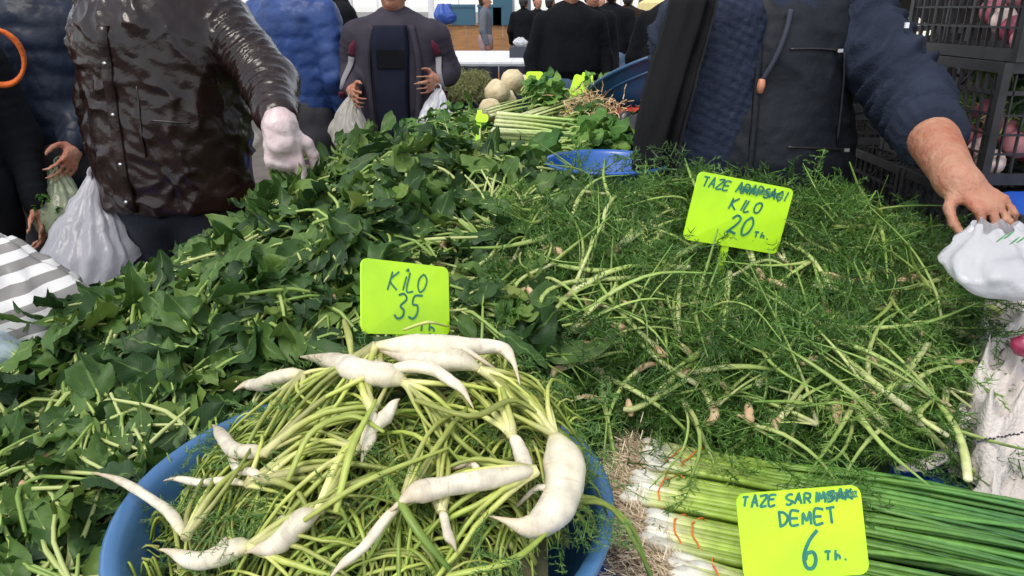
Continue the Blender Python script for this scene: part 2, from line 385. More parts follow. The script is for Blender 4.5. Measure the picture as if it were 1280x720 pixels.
# tarp over the front table: gently creased sheet hanging over the edges
def sheet(x0, x1, y0, y1, z, nx, ny, amp, seed, drop=.0):
    u = np.linspace(x0, x1, nx); v = np.linspace(y0, y1, ny); X, Y = np.meshgrid(u, v, indexing='ij')
    P = np.stack([X, Y, 0*X], -1).reshape(-1, 3); zz = z+amp*(1+fbm(P, 2.5, seed, 3))
    P[:, 2] = zz
    if drop:
        ex = np.minimum.reduce([P[:, 0]-x0, x1-P[:, 0], P[:, 1]-y0, y1-P[:, 1]]); k = np.clip((.05-ex)/.05, 0, 1); P[:, 2] -= drop*k
    i = np.arange(nx*ny).reshape(nx, ny)
    return P, np.stack([i[:-1, :-1], i[1:, :-1], i[1:, 1:], i[:-1, 1:]], -1).reshape(-1, 4)
P_, F_ = sheet(-1.42, 1.075, .24, 1.91, .742, 120, 70, .006, 3, .16)
tag(MB().add(P_, F_).build('blue_tarp', tarp), 'bright blue creased tarp covering the front market table', 'tarp')
P_, F_ = sheet(-.68, .31, 2.07, 3.52, .906, 40, 50, .004, 5)
tag(MB().add(P_, F_).build('tarp_sheet', tarp), 'blue tarp under the celery bunches', 'tarp')

# ------------------------------------------------------------------ spinach
def leaf_proto(Lp, Lb, Wd, bend, curl, wav, seed, mp=1, mb=0, nt=10, crum=.13):
    """petiole + veined blade along +Y; returns MB"""
    r = np.random.default_rng(seed); b = MB()
    t = np.linspace(0, 1, nt); prof = np.interp(t, [0, .1, .25, .42, .6, .78, .92, 1], [.12, .52, .90, 1., .95, .78, .48, .12])
    us = np.array([-1, -.7, -.36, -.06, .06, .36, .7, 1.])
    s0 = Lp; ang = bend*t; ds = Lb/(nt-1)
    y = Lp+np.concatenate([[0], np.cumsum(np.cos(ang[:-1])*ds)]); z = np.concatenate([[0], np.cumsum(np.sin(ang[:-1])*ds)])
    V = []; U = []
    for i in range(nt):
        for u in us:
            w = u*prof[i]*Wd*(1+.10*math.sin(9*t[i]+seed)+.05*math.sin(17*t[i]+2*seed+u)); zz = z[i]+curl*abs(u)**1.5*Wd*prof[i]+wav*Wd*(math.sin(t[i]*8+3*u+seed)*abs(u)+.5*math.sin(t[i]*15+5*u+2*seed)*abs(u))+.25*Wd*u*math.sin(t[i]*3+seed)+crum*Wd*(math.sin(11*t[i]+4*u+seed*1.7)*math.cos(6*u-7*t[i]+seed)+.6*math.sin(19*t[i]-9*u+seed*.6))
            V.append([w, y[i], zz]); U.append([.5+u*.5, t[i]])
    k = len(us); i = np.arange(nt-1)[:, None]*k; j = np.arange(k-1)[None]
    b.add(V, np.stack([i+j, i+j+1, i+k+j+1, i+k+j], -1).reshape(-1, 4), U, mb)
    pp = spline([[0, 0, 0], [r.uniform(-.1, .1)*Lp, Lp*.5, r.uniform(.04, .2)*Lp], [0, Lp, -.001], [0, Lp+Lb*.3, z[2]-.001]], 7)
    b.tube(pp, np.interp(np.linspace(0, 1, 7), [0, .7, 1], [.0042, .0031, .0013]), 4, mp, cap=False)
    return b
SP_RAMP = [(0, (.016, .044, .013)), (.25, (.030, .074, .018)), (.5, (.050, .110, .023)), (.74, (.085, .160, .032)), (.95, (.14, .22, .043)), (1, (.20, .26, .055))]
sp_leaf = leafmat('spinach_leaf', SP_RAMP); sp_leaf_i = leafmat('spinach_leaf_mass', SP_RAMP, True)
sp_stem = mat('spinach_stem', (.24, .36, .08), .4, ramp=[(0, (.20, .32, .06)), (.6, (.33, .45, .11)), (1, (.48, .54, .20))], trans=.15)
sp_root = mat('spinach_root', (.50, .22, .15), .7, col2=(.42, .34, .18), scale=60)
heap_fill = mat('heap_core', (.020, .042, .010), .9, var=.5, scale=20)  # dark green fill beneath the loose produce
LEAVES = []
for i in range(12):
    r = np.random.default_rng(100+i)
    LEAVES.append(leaf_proto(r.uniform(.06, .14), r.uniform(.065, .115), r.uniform(.020, .036), r.uniform(-1.5, .5), r.uniform(-.45, .75), r.uniform(.10, .40), i))
LMESH = [b.mesh('spinach_leaf') for b in LEAVES]
for m in LMESH: m.materials.append(sp_leaf); m.materials.append(sp_stem)

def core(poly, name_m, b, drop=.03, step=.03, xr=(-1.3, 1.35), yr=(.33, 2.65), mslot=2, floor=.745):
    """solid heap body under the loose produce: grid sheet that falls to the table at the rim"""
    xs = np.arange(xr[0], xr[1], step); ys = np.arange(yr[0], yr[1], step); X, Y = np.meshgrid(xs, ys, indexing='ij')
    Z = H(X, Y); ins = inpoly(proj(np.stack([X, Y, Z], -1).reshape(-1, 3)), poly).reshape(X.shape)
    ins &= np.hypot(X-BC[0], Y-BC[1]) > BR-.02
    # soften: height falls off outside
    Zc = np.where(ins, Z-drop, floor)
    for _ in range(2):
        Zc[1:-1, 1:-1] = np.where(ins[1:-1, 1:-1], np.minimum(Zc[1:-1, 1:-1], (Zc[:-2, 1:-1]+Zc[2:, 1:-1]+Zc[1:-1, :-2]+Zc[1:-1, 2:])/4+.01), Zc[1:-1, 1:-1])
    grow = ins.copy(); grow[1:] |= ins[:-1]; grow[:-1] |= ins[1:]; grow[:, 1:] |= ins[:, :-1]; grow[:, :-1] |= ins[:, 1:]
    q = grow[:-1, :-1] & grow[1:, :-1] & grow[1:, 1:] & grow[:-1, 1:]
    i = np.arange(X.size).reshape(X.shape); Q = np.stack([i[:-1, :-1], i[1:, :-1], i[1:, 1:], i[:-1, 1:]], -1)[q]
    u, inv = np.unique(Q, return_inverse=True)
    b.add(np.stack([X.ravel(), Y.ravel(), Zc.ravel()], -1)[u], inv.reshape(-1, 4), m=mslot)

def place(P, r, tilt=(-.1, .5), roll=.5, lift=0., flip=.15, az=None, sc=(.85, 1.2)):
    """matrix for a leaf lying on the heap at P"""
    n = nrm(np.array(P[0]), np.array(P[1])); a = r.uniform(0, 6.283) if az is None else az
    e1 = unit(np.cross([0, 1, 0], n)); e2 = np.cross(n, e1); d = math.cos(a)*e1+math.sin(a)*e2
    tl = r.uniform(*tilt); d2 = d*math.cos(tl)+n*math.sin(tl); n2 = n*math.cos(tl)-d*math.sin(tl)
    ro = r.normal(0, roll)+(math.pi if r.random() < flip else 0); s = np.cross(d2, n2)
    n3 = n2*math.cos(ro)+s*math.sin(ro); M = frame(d2, n3); k = r.uniform(*sc); M[:3, :3] *= k
    M[:3, 3] = np.asarray(P)+n*lift; return M
r = np.random.default_rng(21)
heap = MB(); pts_ = sample(SPIN, 6400, 22)
byv = [[] for _ in LEAVES]
azf = lambda P: float(4.5*fbm(np.array([[P[0], P[1], 0]]), 1.6, 77, 2)[0])      # leaves lie in loose drifts
for P in pts_: byv[r.integers(len(LEAVES))].append(place(P, r, (-.16, .16), .32, r.uniform(-.04, .004), .25, azf(P)+r.normal(0, .9), (.62, 1.0)))
for b, ms in zip(LEAVES, byv): heap.inst(b.proto(), np.array([m_ for m_ in ms if free(m_, .22)]))
petiole = MB().tube(spline([[0, 0, 0], [.008, .05, .012], [-.004, .11, .004]], 7), np.linspace(.0040, .0020, 7), 5, 1, cap=False).proto()
heap.inst(petiole, np.array([place(P, r, (-.1, .25), .6, r.uniform(.0, .016), .5, azf(P)+r.normal(0, .7), (.6, 1.3)) for P in sample(SPIN, 1500, 23)]))
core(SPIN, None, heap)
tag(heap.build('spinach_heap', [sp_leaf_i, sp_stem, heap_fill]), 'large sloping heap of dark green spinach leaves on the market table', 'spinach', kind='stuff')

rootm = MB().tube([[0, -.012, 0], [0, 0, .001], [0, .014, .002]], [.0025, .0065, .004], 6).mesh('root_crown')
rootm.materials.append(sp_root)
pl = sample(SPIN, 3000, 31, (.45, 2.3)); chosen = []
for P in pl:       # spread out
    if all((P[0]-q[0])**2+(P[1]-q[1])**2 > .058**2 for q in chosen): chosen.append(P)
    if len(chosen) >= 270: break
for P in chosen:
    fwd = azf(P)+r.normal(0, 1.1); n = nrm(np.array(P[0]), np.array(P[1])); base = np.asarray(P)+n*r.uniform(.008, .022)
    e = empty('spinach_plant', base, 'loose spinach plant with green leaves and pinkish root crown on the leafy heap', 'spinach', 'spinach plants lying on the heap')
    inv = Matrix.Translation(-Vector(base))
    M = place(base, r, (-.1, .15), .1, 0, 0, fwd, (1, 1)); link('root_crown', rootm, None, e, mw=inv@MW(M))
    k = r.integers(7, 12); spread = r.choice([.35, .6, 1.0, 2.6], p=[.35, .35, .15, .15])
    for j in range(k):
        az = fwd+spread*((j+.5)/k*2-1)+r.normal(0, .12)
        M = place(base, r, (-.10, .20), .5, 0, .3, az, (.62, 1.08))
        if free(M, .24): link('leaf', LMESH[r.integers(12)], None, e, mw=inv@MW(M))

# ------------------------------------------------------------------ wild fennel
def frond_proto(L, seed, nb=9, m=0, wid=.0011):
    r = np.random.default_rng(seed); b = MB(); V = []; T = []
    def strip(a, c, w):
        a = np.asarray(a); c = np.asarray(c); d = unit(c-a); s = unit(np.cross(d, r.normal(size=3)))*w
        k = len(V); V.extend([a-s, a+s, c]); T.append([k, k+1, k+2])
    sp = spline([[0, 0, 0], [r.uniform(-.2, .2)*L, L*.5, r.uniform(0, .2)*L], [r.uniform(-.4, .4)*L, L*.95, r.uniform(-.2, .15)*L]], 2*nb)
    for i in range(2*nb-1): strip(sp[i], sp[i]+(sp[i+1]-sp[i])*1.4, .0014)
    for i in range(2, 2*nb):
        bl = L*.42*(1-.6*i/(2*nb))*r.uniform(.7, 1.2); side = 1 if i % 2 else -1
        dirv = unit(np.array([side*1.0, .75, r.normal(0, .5)])); p0 = sp[i]; p1 = p0+dirv*bl
        strip(p0, p1, wid*1.1)
        for q in range(4):
            f = .25+.2*q; a = p0+(p1-p0)*f
            for s2 in (-1, 1):
                d2 = unit(dirv+np.array([0, .9*s2*side*.6, 0])+r.normal(0, .45, 3)); c = a+d2*bl*.5*r.uniform(.5, 1.2)
                strip(a, c, wid)
                strip(a+(c-a)*.45, a+(c-a)*.45+unit(d2+r.normal(0, .5, 3))*bl*.28, wid*.8)
    b.add(V, np.array(T), m=m); return b
FE_RAMP = [(0, (.032, .080, .014)), (.4, (.058, .145, .022)), (.75, (.095, .215, .033)), (.94, (.17, .30, .055)), (1, (.32, .42, .10))]
fe_i = mat('fennel_feather_mass', (.05, .15, .02), .5, ramp=FE_RAMP, island=1, trans=.2)
fe_o = mat('fennel_feather', (.05, .15, .02), .5, ramp=FE_RAMP, trans=.2)
fe_st = gradmat('fennel_stalk', [(0, (.70, .68, .40)), (.15, (.52, .58, .22)), (.5, (.36, .48, .12)), (1, (.15, .29, .045))])
fe_rt = mat('fennel_root', (.50, .32, .18), .75, col2=(.62, .48, .28), scale=50, bump=.3)
FROND = [frond_proto(r.uniform(.09, .17), 200+i) for i in range(8)]
FMESH = [b.mesh('frond') for b in FROND]
for m in FMESH: m.materials.append(fe_o)
fh = MB(); pts_ = sample(FENN, 4300, 41, (.9, 2.2)); byv = [[] for _ in FROND]
for P in pts_: byv[r.integers(8)].append(place(P, r, (-.3, .28), .8, r.uniform(-.03, .004), .3, None, (.7, 1.1)))
for b, ms in zip(FROND, byv): fh.inst(b.proto(), np.array([m_ for m_ in ms if free(m_, .13)]))
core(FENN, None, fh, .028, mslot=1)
tag(fh.build('fennel_heap', [fe_i, heap_fill]), 'broad heap of feathery dark green wild fennel around the twenty lira sign', 'fennel', kind='stuff')
def stalk_proto(L, rad, seed, flat=.8):
    q = np.random.default_rng(seed); bend = q.uniform(-.9, .9); arch = q.uniform(.02, .14)
    pth = spline([[0, 0, 0], [bend*L*.15, L*.33, arch*L], [bend*L*.5, L*.68, arch*L], [bend*L*1.1, L, q.uniform(-.12, .05)*L]], 11)
    return MB().tube(pth, np.interp(np.linspace(0, 1, 11), [0, .15, .6, 1], [rad, rad*.95, rad*.6, rad*.25]), 6, flat=flat)
STALK = []
for i in range(12):
    me = stalk_proto(r.uniform(.09, .24), r.uniform(.0030, .0070), 300+i, .6).mesh('stalk'); me.materials.append(fe_st); STALK.append(me)
FROOT = []
for i in range(4):
    q = np.random.default_rng(i); L = q.uniform(.018, .04)
    me = MB().tube(spline([[0, .006, 0], [q.uniform(-.004, .004), -L*.5, .002], [q.uniform(-.01, .01), -L, 0]], 6), np.array([.0055, .007, .0065, .006, .0045, .003])*q.uniform(.7, 1.1), 7).mesh('root'); me.materials.append(fe_rt); FROOT.append(me)
pl = sample(FENN, 3000, 51, (1.0, 2.1)); chosen = []
for P in pl:
    if all((P[0]-q[0])**2+(P[1]-q[1])**2 > .050**2 for q in chosen): chosen.append(P)
    if len(chosen) >= 190: break
def fennel(P, fwd, ks=4, spread=.4, root=True, fr=4, lift=.020, label=None, stalks=None):
    n = nrm(np.array(P[0]), np.array(P[1])); base = np.asarray(P)+n*lift
    e = empty('fennel_plant', base, label or 'loose wild fennel sprig with pale stalks and feathery fronds on the heap', 'fennel', None if label else 'fennel sprigs on the heap')
    inv = Matrix.Translation(-Vector(base))
    if root: link('root', FROOT[r.integers(4)], None, e, mw=inv@MW(place(base, r, (-.1, .2), .2, 0, 0, fwd, (.9, 1.3))))
    for j in range(ks):
        az = fwd+spread*((j+.5)/ks*2-1)+r.normal(0, .1); me = (stalks or STALK)[r.integers(len(stalks or STALK))]
        M = place(base, r, (-.05, .14), .6, 0, .5, az, (.8, 1.2))
        if not free(M, .24): continue
        link('stalk', me, None, e, mw=inv@MW(M))
        if j < fr:
            M2 = M.copy(); loc = M[:3, :3]@np.array([0, .13, .008]); M2[:3, 3] = M[:3, 3]+loc; link('frond', FMESH[r.integers(8)], None, e, mw=inv@MW(M2))
    if not e.children: bpy.data.objects.remove(e)
for P in chosen: fennel(P, r.uniform(0, 6.283), int(r.integers(2, 7)), r.choice([.18, .35, .7]), r.random() < .5, int(r.integers(2, 6)))
# stalks that can be followed one by one in the photograph: (pixel path, thickness)
BIG = [([(690, 330), (740, 338), (800, 337), (862, 334)], .0060, 'long pale fennel stalk lying level below the twenty lira sign'),
       ([(672, 400), (680, 368), (715, 352), (790, 347), (850, 339)], .0045, 'bent fennel stalk curving round the left of the fennel heap'),
       ([(965, 365), (1010, 405), (1060, 450), (1100, 485), (1138, 514)], .0062, 'thick white-tipped fennel stalk pointing down to the scallions'),
       ([(1040, 283), (1075, 284), (1106, 288)], .0075, 'broad pale sheath piece on the back of the fennel heap'),
       ([(975, 300), (1010, 318), (1030, 345), (1040, 360)], .0045, 'yellowish fennel stalk beside the right edge of the twenty lira sign'),
       ([(1100, 290), (1150, 315), (1175, 328)], .0050, 'fennel stalk running toward the white plastic bag'),
       ([(1130, 362), (1165, 352), (1190, 342)], .0055, 'short bent fennel sheath near the white plastic bag'),
       ([(1165, 500), (1150, 520), (1185, 545)], .0040, 'fennel stalk by the white sack rim'),
       ([(1205, 378), (1240, 385), (1262, 400), (1285, 425)], .0075, 'thick pale green stalk lying over the white sack'),
       ([(1170, 500), (1192, 530), (1205, 565), (1210, 600)], .0058, 'pale stalk hanging down over the white sack rim'),
       ([(790, 420), (830, 455), (870, 480)], .0050, 'pale fennel stalk crossing the middle of the heap'),
       ([(860, 475), (800, 508), (780, 512)], .0048, 'fennel stalk ending in a tan root above the scallions'),
       ([(905, 410), (907, 380), (912, 340)], .0052, 'upright fennel stalk below the sign stake'),
       ([(630, 385), (650, 350), (690, 330)], .0034, 'thin arching fennel stalk at the spinach border'),
       ([(800, 400), (860, 380), (900, 378)], .0040, 'fennel stalk with a bent pale neck mid heap'),
       ([(1090, 500), (1130, 470), (1160, 430)], .0046, 'fennel stalk leaning up the right slope of the heap'),
       ([(1000, 345), (960, 325), (915, 345)], .0036, 'curved fennel stalk around the stake of the twenty lira sign'),
       ([(650, 250), (700, 238), (760, 243)], .0045, 'pale stalk along the crest by the stacked blue bowls'),
       ([(830, 215), (770, 245), (750, 300)], .0036, 'fennel stalk bending over the crest'),
       ([(740, 290), (775, 275), (830, 285)], .0040, 'light green stalk below the stacked blue bowls')]
for path, rad, lab in BIG:
    P = np.array([hit(a, b, .038+.006*(i % 2)) for i, (a, b) in enumerate(path)]); Q = spline(P, 14)
    o = MB().tube(Q-Q[0], 1.3*np.interp(np.linspace(0, 1, 14), [0, .2, .8, 1], [rad*.55, rad*.8, rad, rad*.9]), 7, v0=.55, v1=.0, flat=.75).build('fennel_stalk', fe_st, loc=Q[0])
    tag(o, lab, 'stalk')
# tan root ends scattered among the fennel
for k, (a, b, a2, b2) in enumerate([(1028, 342, 1056, 350), (1062, 352, 1090, 352), (1122, 352, 1150, 345), (752, 405, 782, 410), (880, 436, 890, 416), (1045, 500, 1047, 530), (820, 285, 828, 297), (785, 500, 789, 520), (1148, 408, 1152, 420), (960, 350, 985, 362), (1090, 335, 1112, 343), (850, 430, 866, 446), (1000, 455, 1022, 447), (935, 505, 938, 530), (660, 360, 672, 378), (1080, 440, 1095, 458)]):
    P = np.array([hit(a, b, .032), hit((a+a2)/2, (b+b2)/2, .037), hit(a2, b2, .032)]); Q = spline(P, 8)
    rr = min(.0078, .17*np.linalg.norm(P[2]-P[0]))*np.array([.6, .9, 1, 1.15, .92, 1.12, .9, .6])
    tag(MB().tube(Q-Q[0], rr, 8).build('fennel_root', fe_rt, loc=Q[0]), 'knobbly tan root stub lying loose on the fennel', 'root', 'tan root stubs on the fennel')
# split onion-like stem with brown base below the crest
P0 = hit(765, 318, .045); P1 = hit(800, 285, .08)
e = empty('leek_stub', P0, 'pale cut stem with brown papery base and split top on the fennel', 'stem')
ax = P1-P0
brown = mat('papery_brown', (.20, .075, .05), .6, col2=(.10, .04, .03), scale=40)
MB().tube([[0, 0, 0]-ax*.12, [0, 0, 0], ax*.18, ax*.34], [.004, .012, .013, .009], 8).build('base', brown, e)
for s in (-1, 0, 1):
    sd_ = np.cross(unit(ax), [0, 0, 1.])*s*.018
    MB().tube(spline([ax*.25, ax*.6+sd_*.4, ax*1.0+sd_], 7), [.008, .008, .0075, .007, .006, .005, .003], 7, flat=.5).build('split_stalk', gradmat('leek_%d' % s, [(0, (.75, .72, .5)), (.5, (.55, .6, .25)), (1, (.22, .36, .08))]), e)

# ------------------------------------------------------------------ basin with white roots
basin_m = mat('blue_basin_plastic', (.045, .13, .29), .35, col2=(.06, .17, .34), scale=4, bump=.05)
def basin(name, label, c, R0, zb, zt, m, group=None, tilt=None, thick=.006):
    e = empty(name, (c[0], c[1], zb), label, 'basin', group); h = zt-zb
    pr = [(0, 0), (R0*.62, 0), (R0*.68, .006), (R0*.80, h*.45), (R0*.93, h*.9), (R0*.95, h*.93), (R0*1.0, h*.94), (R0*1.005, h), (R0*.985, h+.004), (R0*.94, h*.985), (R0*.92, h*.9), (R0*.79, h*.45), (R0*.66, thick+.004), (0, thick)]
    V, Q = lathe(pr, 64); MB().add(V, Q).build('bowl', m, e)
    V, Q = lathe([(R0*.865, h*.64), (R0*.885, h*.66), (R0*.895, h*.70), (R0*.885, h*.71)], 64); MB().add(V, Q).build('ridge', m, e)
    if tilt: e.rotation_euler = tilt
    return e
basin('wide_basin', 'wide blue plastic basin heaped with white roots and yellow-green stems', BC, BR, .752, BZ, basin_m)
st_m = gradmat('root_stem', [(0, (.66, .62, .30)), (.2, (.44, .48, .11)), (.55, (.27, .36, .055)), (1, (.10, .21, .03))], objvar=.42)
rt_m = gradmat('white_root', [(0, (.60, .56, .30)), (.12, (.74, .67, .50)), (.6, (.78, .71, .57)), (1, (.60, .48, .32))], rough=.42, trans=.10, objvar=.10, rings=.3, blotch=.5)
lf_m = mat('root_leaf_green', (.10, .22, .04), .5, ramp=[(0, (.05, .14, .03)), (1, (.16, .28, .06))], trans=.2)
lf_i = mat('root_leaf_green_mass', (.10, .22, .04), .5, ramp=[(0, (.05, .14, .03)), (.6, (.10, .22, .045)), (1, (.22, .32, .08))], island=1, trans=.2)
tan_i = mat('tan_peel', (.40, .25, .13), .8, ramp=[(0, (.30, .17, .08)), (1, (.55, .42, .25))], island=1)
def onb(x, y, lift=0.): return np.array([x, y, float(Hb(np.array(x), np.array(y)))+lift])
tang = MB(); q = np.random.default_rng(61)
def drape(x, y, az, L, rise, nseg=12, wig=.35):
    """a stem path that follows the heap in the basin and sinks at its ends"""
    p = []; a = az; st = L/nseg; cx, cy = x, y; da = q.normal(0, wig)/nseg*2
    for i in range(nseg+1):
        rr = math.hypot(cx-BC[0], cy-BC[1]); f = i/nseg
        z = float(Hb(np.array(cx), np.array(cy)))+rise*(math.sin(math.pi*min(1, f*1.15)))-.012*(1-math.sin(math.pi*f))
        if rr > BR*.97: z = max(BZ+.012-max(0, rr-BR)*1.3, .80)
        p.append((cx, cy, z)); cx += math.cos(a)*st; cy += math.sin(a)*st; a += da+q.normal(0, wig*.25)
    return np.array(p)
for k in range(270):      # bundles of near-parallel stems
    rr = BR*.84*math.sqrt(q.random()); th = q.uniform(0, 6.283); x, y = BC[0]+rr*math.cos(th), BC[1]+rr*math.sin(th)
    az0 = q.normal(math.atan2(y-.9, x+.1), .9) if q.random() < .7 else q.uniform(0, 6.28); L0 = q.uniform(.07, .19); rise0 = q.uniform(-.014, .018); w0 = q.uniform(.0015, .0032); v0 = q.uniform(0, .36)
    for jx in range(int(q.integers(2, 7))):
        az = az0+q.normal(0, .13); L = L0*q.uniform(.7, 1.1); x1, y1 = x+q.normal(0, .008), y+q.normal(0, .008)
        while math.hypot(x1+math.cos(az)*L-BC[0], y1+math.sin(az)*L-BC[1]) > BR*.86 and L > .03: L *= .8
        P = drape(x1, y1, az, L, rise0+q.normal(0, .005), 8, .22); w = w0*q.uniform(.7, 1.25)
        tang.tube(P, np.interp(np.linspace(0, 1, 9), [0, .1, 1], [w*1.3, w, w*.5]), 5, 0, max(0, v0+q.normal(0, .1)), min(1, v0+q.uniform(.3, .6)), flat=.7)
for k in range(230):
    rr = BR*.93*math.sqrt(q.random()); th = q.uniform(0, 6.283); x, y = BC[0]+rr*math.cos(th), BC[1]+rr*math.sin(th)
    M = frame([q.normal(), q.normal(), q.normal(0, .3)], [q.normal(0, .4), q.normal(0, .4), 1]); M[:3, 3] = onb(x, y, q.uniform(-.02, .008)); M[:3, :3] *= q.uniform(.3, .7)
    if not free(M, .15) or M[1, 3] > 1.0: continue
    tang.inst((FROND[k % 8].proto()[0], FROND[k % 8].proto()[1], FROND[k % 8].proto()[2], [1]*len(FROND[k % 8].proto()[1])), M[None])
xs = np.linspace(-.29, .29, 24); X, Y = np.meshgrid(xs, xs, indexing='ij'); Z = Hb(X+BC[0], Y+BC[1])-.03+.01*np.sin(40*X)*np.sin(37*Y)
ok = (np.hypot(X, Y) < BR*.90); i_ = np.arange(X.size).reshape(X.shape); Q_ = np.stack([i_[:-1, :-1], i_[1:, :-1], i_[1:, 1:], i_[:-1, 1:]], -1)
Q_ = Q_[ok[:-1, :-1] & ok[1:, 1:] & ok[1:, :-1] & ok[:-1, 1:]]; u_, inv_ = np.unique(Q_, return_inverse=True)
tang.add(np.stack([X.ravel()+BC[0], Y.ravel()+BC[1], np.maximum(Z.ravel(), .80)], -1)[u_], inv_.reshape(-1, 4), m=2)
tag(tang.build('stem_tangle', [st_m, lf_i, mat('basin_bed', (.03, .045, .015), .9, col2=(.09, .07, .035), scale=30)]), 'tangle of yellow-green stems and fine leaves filling the blue basin', 'stems', kind='stuff')  # last material: dark bed beneath the stems

# white roots traced one by one: (pixel path from crown to tip, width profile px, lift, n stems, stem heading px, label)
ROOTS = [
 ([(505, 478), (470, 468), (430, 455), (372, 447)], [24, 40, 34, 6], .045, 5, (560, 560), 'thick white root with its tip pointing at the spinach, on top of the basin heap'),
 ([(470, 432), (520, 436), (575, 432), (622, 432), (640, 452), (650, 482)], [22, 36, 30, 20, 12, 5], .060, 5, (420, 520), 'long white root with a bent drooping tip on top of the basin heap'),
 ([(600, 462), (560, 450), (520, 448), (455, 436)], [16, 36, 34, 8], .050, 4, (660, 520), 'stout white root lying under the thirty five lira sign'),
 ([(480, 462), (540, 462), (570, 480), (592, 512)], [16, 18, 14, 6], .060, 2, (420, 500), 'forked white root with a thin end hanging over the stems'),
 ([(694, 545), (706, 590), (694, 632), (660, 660), (610, 646)], [36, 50, 46, 32, 5], .045, 6, (640, 500), 'fat crescent white root curling down the side of the basin heap'),
 ([(670, 588), (640, 596), (575, 602), (525, 616), (488, 640)], [14, 24, 30, 32, 16], .060, 4, (520, 690), 'long creamy root lying across the middle of the basin'),
 ([(232, 672), (205, 635), (165, 608), (115, 592)], [14, 14, 12, 8], .085, 2, (280, 640), 'slender white root sticking out over the basin rim toward the spinach'),
 ([(330, 568), (300, 565), (280, 548), (266, 532)], [20, 22, 18, 9], .030, 3, (400, 540), 'short curved white root near the basin rim beside the spinach'),
 ([(312, 682), (275, 694), (235, 698), (200, 688)], [28, 30, 22, 10], .030, 3, (380, 700), 'thick blunt white root low in the basin'),
 ([(398, 640), (365, 662), (335, 684), (305, 694)], [24, 34, 26, 6], .030, 3, (440, 600), 'broad tapered white root low in the basin beside the blunt one'),
 ([(378, 468), (340, 476), (315, 480), (292, 490)], [20, 26, 18, 8], .035, 3, (360, 560), 'stubby white root hanging off the back of the basin heap'),
 ([(466, 515), (462, 545), (452, 580)], [12, 16, 9], .035, 2, (440, 480), 'thin white root pointing straight down the heap'),
 ([(500, 632), (470, 665), (440, 695), (410, 728)], [14, 15, 13, 9], .050, 4, (560, 600), 'slender white stem-root slanting toward the front basin rim'),
 ([(552, 640), (560, 665), (570, 690)], [11, 13, 8], .040, 1, (545, 600), 'small white root peg between the stems'),
 ([(308, 606), (270, 602), (235, 600), (205, 602)], [10, 12, 11, 6], .025, 2, (370, 600), 'thin straight white root lying level in the basin'),
 ([(450, 560), (480, 520), (500, 500)], [12, 20, 8], .030, 2, (420, 600), 'pale root half hidden under the top stems'),
 ([(640, 545), (655, 575), (660, 600)], [14, 22, 9], .040, 2, (600, 500), 'short white root behind the crescent one'),
 ([(330, 600), (300, 585), (285, 575)], [10, 14, 6], .03, 2, (400, 620), 'small hooked white root by the basin rim'),
]
for path, wd, lift, ns, head, lab in ROOTS:
    P = np.array([hit(a, b, lift*.6+.014) for a, b in path]); n = 30; Q = spline(P, n)
    Q[:, 2] += .003*np.sin(np.linspace(0, 9, n)); dist = (Q-CP)@FW
    w = np.interp(np.linspace(0, 1, n), np.linspace(0, 1, len(wd)), wd)/2/F*dist*1.06*(1+.04*np.sin(np.linspace(0, 17, n)+wd[0])+.02*np.sin(np.linspace(0, 41, n)))
    w *= np.interp(np.linspace(0, 1, n), [0, .12, .75, 1], [.5, 1, .95, .25])
    base = Q[0].copy()
    e = empty('white_root', base, lab, 'root')
    V_, Fs_, uv_ = tube(Q-base, w, 16, flat=.8); cen = np.repeat(Q-base, 16, 0); rad_ = V_[:n*16]-cen
    V_[:n*16] = cen+rad_*(1+.10*fbm(V_[:n*16], 12, int(wd[0])+len(path), 3)-.04*np.clip(fbm(V_[:n*16]*[1, 1, 1], 45, 3, 2), 0, 1))[:, None]; MB().add(V_, Fs_, uv_).build('root', rt_m, e)
    if max(wd) > 28:      # side rootlet
        k = 12; d = unit(np.cross(Q[k+1]-Q[k], [0, 0, 1])); rl = spline([Q[k], Q[k]+d*.025+[0, 0, .004], Q[k+3]+d*.045+[0, 0, -.012]], 7)
        MB().tube(rl-base, np.linspace(.006, .0018, 7), 6, v0=.5).build('rootlet', rt_m, e)
    hd = hit(*head); a0 = math.atan2(hd[1]-base[1], hd[0]-base[0])
    for j in range(ns+4):
        az = a0+q.normal(0, .35); L = q.uniform(.12, .26)
        while math.hypot(base[0]+math.cos(az)*L-BC[0], base[1]+math.sin(az)*L-BC[1]) > BR*1.0 and L > .05: L *= .85
        D = drape(base[0], base[1], az, L, q.uniform(.004, .026), 12, .38); D[:, 2] += (base[2]-D[0, 2])*np.linspace(1, 0, 13)**2
        ww = q.uniform(.0019, .0038)
        MB().tube(D-base, np.interp(np.linspace(0, 1, 13), [0, .1, .3, 1], [ww*1.8, ww*1.3, ww, ww*.5]), 6, v0=0, v1=q.uniform(.6, 1)).build('stem', st_m, e)
    if path[0][1] < 480: continue
    D = drape(base[0], base[1], a0, .1, .015, 6); M = frame(D[-1]-D[-3], [0, 0, 1]); M[:3, :3] *= .6; M[:3, 3] = D[-2]-base
    o = link('leaf', FMESH[ns % 8].copy(), None, e, mw=MW(M)); o.data.materials.clear(); o.data.materials.append(lf_m)
